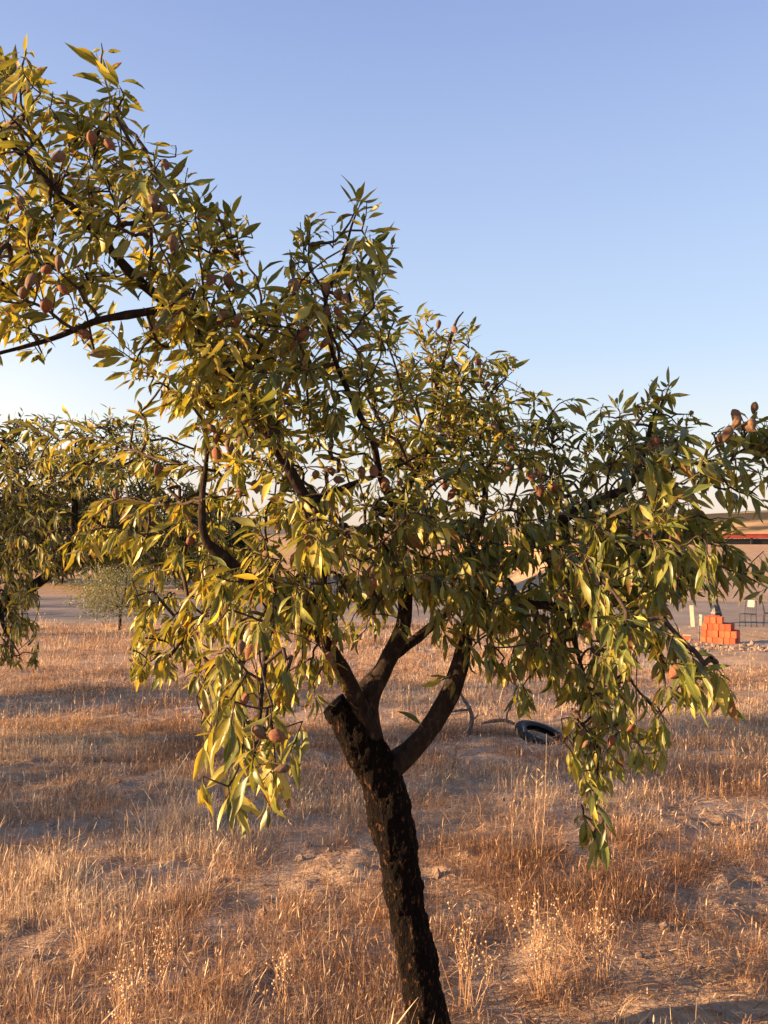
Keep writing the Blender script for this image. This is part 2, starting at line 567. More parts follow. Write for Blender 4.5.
# ------------------------------------------------------------------ the big almond tree
TRUNK = [(447, 1085, 2.50, .088), (436, 1050, 2.47, .074), (428, 1015, 2.45, .067), (417, 960, 2.44, .064), (406, 900, 2.43, .063), (397, 850, 2.42, .064), (388, 805, 2.41, .068),
         (374, 765, 2.40, .071), (358, 735, 2.39, .066), (344, 716, 2.385, .053), (333, 704, 2.38, .040)]
LIMBS = [
    [(376, 762, 2.41, .044), (368, 708, 2.41, .037), (384, 668, 2.43, .031), (402, 628, 2.46, .027), (405, 592, 2.5, .024), (400, 555, 2.52, .021), (398, 515, 2.55, .018), (415, 470, 2.65, .015), (430, 420, 2.8, .012), (440, 375, 2.95, .009), (455, 325, 3.05, .005), (463, 312, 3.08, .003)],
    [(398, 515, 2.55, .016), (382, 480, 2.42, .013), (372, 440, 2.3, .011), (352, 400, 2.15, .009), (332, 350, 2.05, .007), (326, 300, 2.0, .006), (342, 262, 1.97, .004), (352, 225, 1.95, .003), (362, 200, 1.95, .0015)],
    [(362, 690, 2.47, .025), (395, 655, 2.52, .021), (425, 632, 2.58, .019), (455, 600, 2.65, .016), (470, 560, 2.7, .013), (485, 500, 2.75, .010), (480, 440, 2.85, .008), (490, 395, 2.9, .006), (512, 372, 2.9, .002)],
    [(374, 738, 2.38, .030), (352, 690, 2.34, .026), (338, 662, 2.28, .024), (310, 625, 2.2, .023), (280, 600, 2.14, .022), (245, 578, 2.08, .021), (222, 557, 2.05, .0195), (205, 538, 2.03, .0125), (202, 500, 2.04, .008), (207, 450, 2.05, .006), (202, 410, 2.05, .003)],
    [(310, 625, 2.2, .021), (322, 570, 2.15, .018), (315, 520, 2.1, .0165), (298, 485, 2.06, .016), (278, 450, 2.02, .015), (250, 405, 1.98, .0145), (222, 365, 1.94, .015), (198, 338, 1.9, .014), (172, 308, 1.87, .0135), (150, 290, 1.86, .0125), (130, 272, 1.85, .0115), (95, 232, 1.83, .0100), (62, 196, 1.8, .0085), (30, 163, 1.78, .0075), (0, 135, 1.76, .006), (-40, 100, 1.74, .003)],
    [(172, 308, 1.87, .0115), (140, 313, 1.84, .0100), (100, 320, 1.82, .0095), (72, 331, 1.81, .008), (45, 341, 1.8, .0065), (0, 353, 1.78, .005), (-50, 365, 1.77, .003)],
    [(388, 770, 2.42, .046), (410, 751, 2.42, .038), (430, 728, 2.43, .033), (447, 700, 2.43, .034), (458, 672, 2.43, .033), (464, 645, 2.44, .027), (475, 610, 2.42, .023), (495, 575, 2.4, .022), (520, 552, 2.38, .021), (545, 532, 2.36, .020), (575, 512, 2.34, .017), (605, 497, 2.32, .014), (630, 485, 2.3, .012), (645, 450, 2.3, .009), (652, 420, 2.3, .006), (662, 395, 2.3, .002)],
    [(475, 612, 2.42, .016), (495, 602, 2.36, .0135), (530, 604, 2.3, .013), (565, 608, 2.25, .012), (600, 620, 2.2, .009), (640, 640, 2.0, .007), (680, 668, 1.8, .005), (722, 668, 1.74, .002)],
    [(560, 607, 2.25, .011), (600, 580, 2.15, .0105), (625, 548, 2.08, .0095), (645, 522, 2.03, .008), (658, 508, 2.0, .007), (672, 470, 2.0, .004), (678, 445, 2.0, .002)],
    [(570, 610, 2.3, .009), (577, 650, 2.42, .008), (590, 700, 2.45, .006), (597, 750, 2.46, .005), (597, 800, 2.46, .004), (595, 832, 2.46, .002)],
    [(280, 600, 2.14, .011), (268, 640, 1.95, .008), (262, 690, 1.8, .006), (258, 735, 1.7, .005), (250, 775, 1.66, .003)],
    [(300, 505, 2.1, .012), (325, 495, 2.2, .011), (350, 485, 2.3, .009), (390, 470, 2.4, .006), (430, 450, 2.5, .003)],
]
# thin sprays that carry the outline (they belong to the twigs)
SPRAYS = [
    [(100, 320, 1.82), (85, 300, 1.8), (70, 280, 1.79), (45, 265, 1.77), (10, 262, 1.75)],
    [(75, 330, 1.8), (45, 308, 1.78), (25, 300, 1.77), (0, 283, 1.75)],
    [(150, 290, 1.86), (151, 240, 1.86), (150, 200, 1.87), (152, 165, 1.88), (130, 146, 1.88), (100, 130, 1.87), (64, 110, 1.86)],
    [(133, 147, 1.88), (118, 120, 1.87), (108, 90, 1.87), (101, 66, 1.87)],
    [(52, 185, 1.8), (47, 158, 1.8), (30, 125, 1.79), (20, 95, 1.78), (23, 65, 1.78), (26, 48, 1.78)],
    [(198, 338, 1.92), (204, 300, 1.93), (200, 260, 1.92), (196, 208, 1.9)],
    [(222, 365, 1.96), (250, 330, 1.98), (262, 295, 2.0), (245, 260, 2.0), (230, 218, 2.0)],
    [(326, 300, 2.0), (308, 260, 1.99), (312, 222, 1.98)],
    [(310, 245, 1.98), (335, 240, 1.97), (350, 222, 1.96), (358, 203, 1.96)],
    [(440, 375, 2.95), (425, 345, 3.0), (415, 318, 3.02)],
    [(490, 395, 2.9), (505, 380, 2.92), (509, 364, 2.93)],
    [(575, 512, 2.5), (560, 470, 2.6), (548, 430, 2.65), (552, 408, 2.65)],
    [(605, 497, 2.45), (612, 450, 2.5), (620, 420, 2.5), (618, 408, 2.5)],
    [(640, 470, 2.3), (650, 430, 2.3), (663, 400, 2.3), (670, 385, 2.3)],
    [(625, 548, 2.08), (680, 556, 2.0), (730, 570, 1.98), (756, 574, 1.97)],
    [(672, 470, 2.0), (700, 462, 2.0), (730, 456, 2.0), (745, 436, 2.0), (754, 416, 2.0)],
    [(732, 456, 2.0), (768, 438, 2.0), (800, 425, 2.0)],
    [(735, 455, 2.0), (722, 476, 2.02), (738, 492, 2.03), (752, 496, 2.03)],
    [(590, 700, 2.45), (620, 725, 2.35), (652, 738, 2.3)],
    [(222, 557, 2.05), (195, 590, 2.15), (172, 618, 2.35), (152, 640, 2.45)],
    [(203, 470, 2.05), (170, 462, 2.2), (130, 450, 2.35), (95, 437, 2.45), (60, 440, 2.5), (24, 424, 2.55)],
    [(203, 500, 2.03), (160, 505, 2.2), (120, 500, 2.3), (88, 520, 2.35), (72, 545, 2.35)],
    [(130, 450, 2.35), (134, 425, 2.37), (140, 408, 2.38)],
    [(458, 672, 2.43), (449, 678, 2.38), (442, 680, 2.35)],
    [(400, 585, 2.5), (380, 600, 2.4), (360, 640, 2.3)],
    [(430, 728, 2.42), (423, 727, 2.4)],
]
# how thickly leaves stand across the crown, one digit per hand-width patch
CROWN = [
    "1.......................",
    "4..2....................",
    "63142...................",
    "65451...................",
    "556621..................",
    "465674..................",
    "66766541.11241..........",
    "7666566314151...........",
    "4565467325461...........",
    "424567777776131.........",
    "3225777777553331........",
    "....4699887666651...1...",
    "....158876567776301.42.2",
    ".13425877645777764457524",
    ".13553778534777765567654",
    "..1454555525655345677621",
    "..36764488678876678888 6".replace(' ', '') + ".",
    "..33446888888888788888 75".replace(' ', ''),
    "....4567888877777788 8533".replace(' ', ''),
    "....667888721 34788886 1".replace(' ', '') + "..",
    "....6678863..1367686665.",
    ".....1686 3...." .replace(' ', '') + ".3558646 6.".replace(' ', ''),
    "......5751......1476 4..".replace(' ', '') + ".",
    "......5752.......2753...",
    "......274.........6.....",
    ".......41.........6.....",
    "..................5.....",
]
CTRL = [(0, 100, 1.76), (120, 120, 1.86), (60, 250, 1.77), (150, 300, 1.83), (0, 340, 1.77), (250, 300, 1.97), (360, 230, 1.95), (350, 300, 2.0), (250, 420, 2.0), (330, 400, 2.1),
        (440, 340, 3.0), (470, 400, 2.9), (430, 450, 2.65), (520, 430, 2.7), (600, 440, 2.55), (660, 400, 2.3), (745, 450, 2.0), (680, 500, 2.0), (750, 570, 1.98), (600, 570, 2.2),
        (500, 560, 2.4), (420, 540, 2.35), (300, 560, 2.1), (250, 650, 1.9), (245, 750, 1.66), (165, 640, 2.45), (60, 440, 2.5), (100, 480, 2.45), (120, 520, 2.35), (200, 480, 2.2), (340, 620, 2.25),
        (560, 650, 2.4), (590, 750, 2.45), (595, 830, 2.46), (690, 680, 1.76), (640, 620, 1.98), (480, 480, 2.6)]


def shoots_from_grid(rows, ctrl, cell, x0, y0, cov, leaf_fn, per_shoot, spread):
    """Where each leafy shoot stands, from the density drawing of the crown."""
    out = []
    for r, row in enumerate(rows):
        for c, ch in enumerate(row):
            if ch == '.': continue
            dens = int(ch)
            cx, cy = x0 + (c + 0.5) * cell, y0 + (r + 0.5) * cell
            D = idw(cx, cy, ctrl)
            lp = leaf_fn(cx, cy) * FPX / D
            n = cell * cell * cov * (dens / 8.0) ** 1.15 / (lp * lp * 0.15) / per_shoot
            n = int(n + random.random())
            if n == 0 and dens > 0 and random.random() < 0.8: n = 1
            for _ in range(n):
                px = x0 + (c + random.uniform(0.08, 0.92)) * cell
                py = y0 + (r + random.uniform(0.08, 0.92)) * cell
                d = idw(px, py, ctrl)
                if dens >= 5:
                    g = random.gauss(0.3, 1.0)
                    d += g * spread * (1.0 if g > 0 else 0.6)
                else:
                    d += random.gauss(0, 0.05)
                out.append((px, py, d, dens))
    return out


def spray_leaves(paths, per_m, leaf_len, yel):
    """Young leaves standing up and out along the last part of the thin outline sprays."""
    P, D, N = [], [], []
    for path in paths:
        S = smooth_path(np.array([at(*q) for q in path]), 0.01)
        T = unit(np.gradient(S, axis=0))
        L = np.linalg.norm(S[-1] - S[0])
        for _ in range(int(L * per_m)):
            u = random.random() ** 0.7
            i = min(len(S) - 1, int((0.25 + 0.75 * u) * len(S)))
            r = rng.normal(0, 1, 3); r -= T[i] * r.dot(T[i]); r /= np.linalg.norm(r)
            d = T[i] * random.uniform(0.3, 0.9) + r * random.uniform(0.3, 0.8) + np.array([0, 0, -random.uniform(0, 0.35)])
            d /= np.linalg.norm(d)
            n = np.array([0, 0, 1.0]) + rng.normal(0, 0.6, 3); n -= d * n.dot(d)
            P.append(S[i]); D.append(d); N.append(n / np.linalg.norm(n))
    n = len(P)
    Ls = leaf_len * rng.uniform(0.55, 1.2, n)
    return build_leaves(np.array(P), np.array(D), np.array(N), Ls, Ls * rng.uniform(.2, .29, n), rng.normal(.4, .45, n), rng.uniform(.15, .8, n), rng.random(n), np.clip(rng.normal(yel, .15, n), 0, 1), rng.random(n) ** 3)


def make_foliage(shoots, leaf_fn, per_shoot, centre, yel_fn, low=False, keep_fn=None, shoot_len=(0.03, 0.10), droop_k=1.0):
    wood = []
    P, Dn, Nn, Ls, ti, ye, sc, be = [], [], [], [], [], [], [], []
    for (px, py, d, dens) in shoots:
        target = at(px, py, d)
        leaf_len = leaf_fn(px, py)
        out = target - centre
        out /= np.linalg.norm(out) + 1e-9
        upright = max(0.0, out[2]) * (1.0 if dens <= 4 else 0.4)
        hang = max(0.0, -out[2] + 0.2)
        sd = out * 0.55 + np.array([0, 0, 1.0]) * (0.9 * upright + 0.25 - 1.2 * hang) + rng.normal(0, 0.42, 3)
        sd /= np.linalg.norm(sd)
        sl = random.uniform(*shoot_len) * leaf_len / 0.08
        n = max(3, int(per_shoot * random.uniform(0.7, 1.3)))
        y0 = yel_fn(px, py)
        tb = random.random()
        ref = np.array([0, 0, 1.0]) if abs(sd[2]) < 0.9 else np.array([1.0, 0, 0])
        u = np.cross(sd, ref); u /= np.linalg.norm(u); w = np.cross(sd, u)
        ph = random.uniform(0, 6.28)
        ssize = random.uniform(0.8, 1.15) * (0.8 if (dens <= 3 and upright > 0.3) else 1.0)
        rows = []
        sdroop = random.uniform(0.1, 1.25) * droop_k
        for k in range(n):
            f = (k + random.random()) / n
            a = ph + k * 2.4 + random.gauss(0, 0.3)
            rad = math.cos(a) * u + math.sin(a) * w
            droop = sdroop * random.uniform(0.6, 1.4) * (1.0 - 0.8 * min(1, upright * 1.3))
            dd = sd * random.uniform(0.15, 0.65) + rad * random.uniform(0.35, 0.85) + np.array([0, 0, -1.0]) * droop
            dd /= np.linalg.norm(dd)
            nn = np.array([0, 0, 1.0]) + rng.normal(0, 0.6, 3) + rad * 0.2
            nn -= dd * nn.dot(dd); nn /= np.linalg.norm(nn) + 1e-9
            rows.append((sd * sl * f, dd, nn, leaf_len * ssize * random.uniform(0.55, 1.25)))
        mean = np.mean([r[0] + r[1] * r[3] * 0.5 for r in rows], axis=0)
        b = target - mean
        if keep_fn is not None:
            tips = np.array([b + r0 + dd * ll * 0.95 for r0, dd, nn, ll in rows] + [b + r0 + dd * ll * 0.5 for r0, dd, nn, ll in rows])
            ok = keep_fn(tips); ok = ok[:len(rows)] & ok[len(rows):]
            if ok.sum() < 3 or not keep_fn(np.array([b + sd * sl, b])).all(): continue
            rows = [r for r, o in zip(rows, ok) if o]
        wood.append((b, b + sd * sl))
        for r0, dd, nn, ll in rows:
            P.append(b + r0); Dn.append(dd); Nn.append(nn); Ls.append(ll)
            ti.append(min(1, max(0, 0.45 * tb + 0.65 * random.random() ** 1.3 - 0.04)))
            ye.append(min(1, max(0, random.gauss(y0, 0.17) + (0.55 if random.random() < 0.09 else 0))))
            sc.append(random.random() ** 3 + (0.5 if random.random() < 0.05 else 0))
            be.append(random.gauss(0.5, 0.45))
    P, Dn, Nn, Ls, ti, ye, sc, be = (np.array(q) for q in (P, Dn, Nn, Ls, ti, ye, sc, be))
    n = len(P)
    Wd = Ls * rng.uniform(0.20, 0.32, n)
    return wood, build_leaves(np.array(P), np.array(Dn), np.array(Nn), Ls, Wd, np.array(be), rng.uniform(0.15, 0.8, n), np.array(ti), np.array(ye), np.array(sc), low=low), n


def local(V, o):
    return V - np.array(o)


def px_path(rows):
    return np.array([np.append(at(x, y, d), r * 0.87) for x, y, d, r in rows])


base = at(447, 1085, 2.50)
tree_loc = (float(base[0]), float(base[1]), gz(base[0], base[1]))
almond_tree = tag(empty('almond_tree', tree_loc), 'leaning almond tree with black flaky trunk, three limbs and a wide yellow green crown', 'tree')
V, F, trunk_s = bark_tube(px_path(TRUNK), 96, 0.012, 3, 0.0045, 34, 0.003)
link_mesh('trunk', np_mesh('trunk', local(V, tree_loc), F), M['bark'], almond_tree)
wood_pts = [trunk_s[::3, :3][-6:]]
for i, L in enumerate(LIMBS):
    path = px_path(L)
    V, F, s = bark_tube(path, 18 if path[0, 3] > 0.015 else 12, 0.0035 if path[0, 3] > 0.02 else 0.0018, 40 + i, 0.010 if path[0, 3] > 0.02 else 0.014, 30)
    link_mesh('branch', np_mesh('branch', local(V, tree_loc), F), M['limb'], almond_tree)
    keep = s[s[:, 3] < 0.028]
    wood_pts.append(keep[::2, :3])
spray_tubes = []
for L in SPRAYS:
    p = np.array([at(*q) for q in L])
    r = np.linspace(0.0042, 0.0014, len(p))
    S = smooth_path(np.hstack([p, r[:, None]]), 0.02)
    S[1:-1, :3] += rng.normal(0, 0.0022, (len(S) - 2, 3))
    spray_tubes.append(tube_arrays(S[:, :3], S[:, 3], 6))
    wood_pts.append(S[:, :3])
wood_pts = np.vstack(wood_pts)


def main_yellow(px, py):
    left = 0.17 - 0.0004 * max(0, px - 120)
    y = 0.055 + 0.5 * max(0, left)
    if px < 330 and py > 300: y += 0.06
    if px > 560: y -= 0.05
    return y


CROWN_TOP = [(-100, 40), (0, 52), (22, 30), (30, 45), (38, 75), (50, 92), (62, 95), (75, 98), (88, 68), (100, 46), (115, 55), (120, 70), (142, 85), (138, 100), (140, 132), (160, 138), (190, 158), (198, 180), (215, 190), (232, 196), (240, 215), (262, 230), (270, 258), (285, 258), (295, 235), (308, 207), (318, 210), (330, 228), (345, 205), (358, 190),
             (375, 205), (400, 222), (398, 285), (404, 318), (412, 300), (428, 296), (434, 312), (450, 305), (472, 300), (478, 318), (484, 345), (490, 360), (508, 352), (520, 362), (524, 396), (548, 399), (590, 401), (610, 406), (640, 405), (650, 385), (660, 376), (685, 383), (690, 412), (705, 425), (715, 440), (725, 430), (740, 406), (768, 403), (900, 400)]
CROWN_FOOT = [(-100, 380), (20, 380), (24, 470), (70, 480), (74, 570), (122, 575), (126, 690), (190, 690), (195, 775), (205, 830), (250, 832), (312, 800), (318, 722), (345, 708), (352, 660), (366, 625), (440, 650), (470, 668), (490, 705), (512, 712), (556, 714), (566, 748), (576, 864), (612, 864), (616, 778), (668, 764), (674, 717), (746, 714), (752, 630), (900, 600)]


def inside_crown(p):
    """True for points within the irregular outline of the crown (leaves that would stray past it are pruned)."""
    v = p - np.array([0, 0, CAM_Z])
    dep = v[:, 1] * CA + v[:, 2] * SA
    up = -v[:, 1] * SA + v[:, 2] * CA
    px = 384 + FPX * v[:, 0] / dep; py = 512 - FPX * up / dep
    a, b = np.array(CROWN_TOP), np.array(CROWN_FOOT)
    gap = ((px > 690) & (py > 604) & (py < 650)) | ((px > 735) & (py > 600)) | ((px > 78) & (px < 128) & (py > 560))
    return (py > np.interp(px, a[:, 0], a[:, 1]) - 5) & (py < np.interp(px, b[:, 0], b[:, 1]) + 4) & ~gap


def leaf_size(px, py):
    """Leaf length: largest on the low hanging bunches and the long shoots of the sides, small on the tired inner spurs."""
    return 0.77 * idw(px, py, [(60, 150, .078), (150, 300, .078), (250, 320, .078), (350, 250, .080), (250, 420, .072), (440, 350, .070), (480, 440, .070), (420, 480, .072), (600, 430, .074), (660, 480, .088), (720, 560, .080), (690, 680, .082),
                        (600, 580, .078), (580, 720, .072), (595, 830, .085), (240, 750, .092), (230, 620, .085), (300, 580, .078), (160, 640, .070), (110, 480, .068), (400, 560, .078), (750, 440, .070)])


sh = shoots_from_grid(CROWN, CTRL, 32, 0, 4, 5.7, leaf_size, 10, 0.20)
sh = [q for q in sh if not (q[0] < 200 and 405 < q[1] < 600 and random.random() < 0.45)]
# leaves stand in clumps with gaps between them
cp_ = np.array([at(q[0], q[1], q[2]) for q in sh])
cl_ = fbm(cp_ * 5.5, 2, 303)
sh = [q for q, c in zip(sh, cl_) if c > 0.44 or random.random() < 0.42]
# sprays in front of the limbs, and the ones that stand out towards the open side
for (x0_, y0_, d0_), (x1_, y1_, d1_), k_ in (((275, 445, 1.9), (165, 300, 1.74), 16), ((318, 590, 2.0), (308, 515, 1.95), 9), ((305, 620, 2.05), (255, 590, 1.95), 7), ((470, 615, 2.28), (512, 556, 2.25), 8),
                                            ((420, 470, 2.5), (500, 400, 2.7), 14), ((395, 560, 2.35), (400, 500, 2.35), 8), ((430, 540, 2.3), (500, 560, 2.3), 10), ((570, 530, 2.15), (640, 560, 1.9), 10)):
    for _ in range(k_):
        u_ = random.random()
        sh.append((x0_ + (x1_ - x0_) * u_ + random.gauss(0, 10), y0_ + (y1_ - y0_) * u_ + random.gauss(0, 10), d0_ + (d1_ - d0_) * u_ + random.gauss(0, 0.03), 6))
for px_, py_, d_, k_ in ((662, 500, 1.74, 2), (668, 545, 1.76, 2), (595, 600, 1.80, 2), (585, 575, 1.82, 2), (615, 655, 1.82, 1), (700, 668, 1.70, 3), (735, 668, 1.70, 2), (655, 740, 2.2, 2), (430, 520, 2.0, 2), (470, 470, 2.2, 2), (525, 465, 2.2, 2), (620, 640, 1.85, 1), (490, 610, 2.15, 2)):
    for _ in range(k_):
        sh.append((px_ + random.gauss(0, 9), py_ + random.gauss(0, 9), d_, 4))
# loose outer sprays on the near face of the crown, where the low sun reaches them
for k_ in range(210):
    r_ = random.randint(8, 21)
    c_ = random.choices(range(24), [1.0 if c > 11 else 0.45 for c in range(24)])[0]
    if CROWN[r_][c_] in '.12345': continue
    x_, y_ = (c_ + random.random()) * 32, (r_ + random.random()) * 32 + 4
    sh.append((x_, y_, idw(x_, y_, CTRL) - random.uniform(0.14, 0.34), 4))
# the side of the crown that runs on past the edge of the picture
for k in range(60):
    sh.append((random.uniform(-90, 0), random.uniform(60, 380), random.uniform(1.65, 1.9), 5))
for k in range(12):
    sh.append((random.uniform(768, 810), random.uniform(420, 480), random.uniform(1.95, 2.1), 4))
crown_centre = at(370, 470, 2.35) + np.array([0, 0.1, -0.15])
wood, (LV, LF, LA), nleaf = make_foliage(sh, leaf_size, 10, crown_centre, main_yellow, keep_fn=inside_crown)
SV, SF, SAt = spray_leaves(SPRAYS, 62, 0.066, 0.25)
LF = np.vstack([LF, SF + len(LV)]); LV = np.vstack([LV, SV]); LA = {k: np.concatenate([LA[k], SAt[k]]) for k in LA}
print('main tree shoots', len(sh), 'leaves', nleaf)
link_mesh('crown', np_mesh('crown', local(LV, tree_loc), LF, True, LA), M['leaf'], almond_tree)


# ------------------------------------------------------------------ almonds on the tree
def husk_mesh(name, mat, seed, gape):
    """A closed or gaping downy husk: pointed egg with a seam; when it gapes the shell shows between the halves."""
    bm = bmesh.new()
    nu, nv = 14, 20
    def prof(t):                      # 0 stalk .. 1 tip
        return (math.sin(math.pi * t ** 0.85)) ** 0.75 * (1 - 0.25 * t)
    rows = []
    for i in range(nu + 1):
        t = i / nu
        r = max(prof(t), 0.02) * 0.0135
        row = []
        for j in range(nv):
            a = 2 * math.pi * j / nv
            seam = 0.0028 * math.exp(-(math.sin(a / 2) * 6) ** 2)
            wob = 1 + 0.06 * math.sin(3 * a + seed) * math.sin(5 * t + seed)
            x, y = (r * wob - seam) * math.cos(a), (r * wob - seam) * math.sin(a) * 0.68
            if gape:
                s = 1 if y >= 0 else -1
                y += s * gape * t ** 1.3 * 0.9
            row.append(bm.verts.new((x, y, -0.036 * t)))
        rows.append(row)
    for i in range(nu):
        for j in range(nv):
            jj = (j + 1) % nv
            if gape and i > 2 and (j in (nv // 2 - 1, nv - 1) or (j == 0 and False)):
                continue
            bm.faces.new((rows[i][j], rows[i][jj], rows[i + 1][jj], rows[i + 1][j]))
    co = np.array([v.co[:] for v in bm.verts])
    dn = fbm(co * 160 + seed * 7, 3, int(seed * 10), 0.6) - 0.5
    for v, q in zip(bm.verts, dn):
        v.co.x *= 1 + 0.38 * q; v.co.y *= 1 + 0.38 * q
    me = bpy.data.meshes.new(name)
    bm.to_mesh(me); bm.free()
    for p in me.polygons: p.use_smooth = True
    me.materials.append(mat)
    return me


def shell_mesh(mat):
    bm = bmesh.new()
    bmesh.ops.create_icosphere(bm, subdivisions=3, radius=1)
    for v in bm.verts:
        t = (1 - v.co.z) / 2
        k = 1 - 0.35 * t
        v.co = Vector((v.co.x * 0.0105 * k, v.co.y * 0.0075 * k, -0.0175 + v.co.z * 0.0150))
    me = bpy.data.meshes.new('shell'); bm.to_mesh(me); bm.free()
    for p in me.polygons: p.use_smooth = True
    me.materials.append(mat)
    return me


HUSKS = [husk_mesh('almond', M['husk'], 1.0, 0), husk_mesh('almond', M['husk_red'], 2.0, 0), husk_mesh('almond', M['husk'], 3.3, 0)]
OPEN = [husk_mesh('almond', M['husk_red'], 4.0, 0.007), husk_mesh('almond', M['husk'], 5.0, 0.005)]
SHELL = shell_mesh(M['shell'])
ALMONDS = [(104, 147, 1), (65, 163, 0), (165, 168, 0), (45, 277, 1), (59, 264, 0), (58, 294, 1), (26, 296, 0), (78, 339, 2), (150, 208, 0), (162, 212, 0), (174, 243, 0), (228, 281, 0),
           (240, 322, 2), (294, 286, 0), (317, 311, 2), (326, 289, 0), (335, 314, 1), (297, 348, 1), (308, 338, 1), (328, 346, 0), (439, 325, 0), (475, 365, 1), (481, 374, 0), (490, 389, 0), (431, 364, 0),
           (448, 437, 0), (492, 429, 0), (464, 470, 1), (445, 486, 1), (525, 467, 1), (538, 473, 2), (541, 490, 1), (528, 480, 1), (400, 484, 1), (386, 484, 2), (208, 432, 0), (217, 441, 0), (229, 447, 0),
           (241, 442, 0), (233, 495, 0), (255, 488, 0), (331, 474, 0), (333, 486, 0), (373, 473, 2), (756, 410, 0), (741, 424, 0), (731, 435, 0), (752, 427, 0), (722, 446, 0), (648, 449, 0),
           (376, 572, 2), (374, 588, 1), (577, 600, 0), (603, 600, 2), (592, 629, 1), (254, 654, 1), (247, 703, 1), (268, 744, 1), (252, 736, 0), (290, 777, 0), (331, 660, 1), (680, 675, 2),
           (614, 742, 2), (636, 733, 1), (585, 738, 0), (590, 747, 0), (574, 716, 0), (115, 498, 0), (189, 545, 1), (160, 470, 0), (480, 402, 0), (510, 450, 0), (560, 600, 1), (268, 560, 0), (20, 205, 0)]
for q in random.sample(ALMONDS[:56], 24):
    ALMONDS.append((q[0] + random.choice((-1, 1)) * random.uniform(7, 16), q[1] + random.uniform(-10, 14), random.choice((0, 0, 1))))
for i, (px, py, k) in enumerate(ALMONDS):
    d = idw(px, py, CTRL) - 0.2 + random.gauss(0, 0.05)
    p = at(px, py, d)
    top = p + np.array([0, 0, 0.018])
    me = random.choice(OPEN) if k == 2 else (HUSKS[1] if k == 1 else random.choice((HUSKS[0], HUSKS[2])))
    o = bpy.data.objects.new('almond', me)
    COL.objects.link(o); o.parent = almond_tree
    o.location = tuple(top - np.array(tree_loc))
    o.rotation_euler = (random.gauss(0, 0.6), random.gauss(0, 0.6), random.uniform(0, 6.28))
    s = random.uniform(0.82, 1.12)
    o.scale = (s, s, s)
    if k == 2:
        o['label'] = 'split almond husk with the brown shell showing'
        shl = bpy.data.objects.new('shell', SHELL); COL.objects.link(shl); shl.parent = o
    j = int(np.argmin(np.linalg.norm(wood_pts - top, axis=1)))
    q = wood_pts[j]
    if np.linalg.norm(q - top) > 0.24:
        q = top + (q - top) / np.linalg.norm(q - top) * 0.24
    m_ = (q + top) / 2 + np.array([0, 0, 0.01])
    tube = tube_arrays(np.array([local(q, tree_loc), local(m_, tree_loc), local(top, tree_loc)]), np.array([0.0018, 0.0013, 0.0012]), 5)
    spray_tubes.append((tube[0] + np.array(tree_loc), tube[1]))


TV, TF = grow_twigs(wood_pts, None, wood)
off = len(TV); Vs, Fs = [TV], [TF]
for v, f in spray_tubes:
    Vs.append(v); Fs.append(f + off); off += len(v)
link_mesh('twigs', np_mesh('twigs', local(np.vstack(Vs), tree_loc), np.vstack(Fs)), M['twig'], almond_tree)


# ------------------------------------------------------------------ neighbouring almond tree, left
def clear_of_olive(p):
    v = p - np.array([0, 0, CAM_Z])
    px = 384 + FPX * v[:, 0] / v[:, 1]; py = 540 - FPX * v[:, 2] / v[:, 1]
    return ~(((px > 42) & (py > 578)) | ((px > 78) & (py > 566)) | (py > 668))


def neighbour(name, base_xy, label, limbs, rows, ctrl, x0, y0, cov, leaf, per, spread, centre_px, yel, group=None):
    loc = (base_xy[0], base_xy[1], gz(*base_xy))
    t = tag(empty(name, loc), label, 'tree', group)
    pts = []
    for i, path in enumerate(limbs):
        V, F, s = bark_tube(np.array(path), 14, 0.006, 70 + i, 0.04, 14)
        link_mesh('trunk' if i == 0 else 'branch', np_mesh('trunk', local(V, loc), F), M['limb'] if i else M['bark'], t)
        pts.append(s[:, :3])
    pts = np.vstack(pts)
    s_ = shoots_from_grid(rows, ctrl, 32, x0, y0, cov, lambda a, b: leaf, per, spread)
    w, (V, F, A), n = make_foliage(s_, lambda a, b: leaf, per, at(*centre_px), yel, True, keep_fn=clear_of_olive, shoot_len=(0.05, 0.2))
    print(name, 'shoots', len(s_), 'leaves', n)
    TV, TF = grow_twigs(pts, None, w, 0.15, 0.0016)
    link_mesh('twigs', np_mesh('twigs', local(TV, loc), TF), M['twig'], t)
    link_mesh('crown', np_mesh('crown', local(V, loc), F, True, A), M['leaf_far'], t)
    return t


def P4(x, y, d, r): return np.append(at(x, y, d), r)


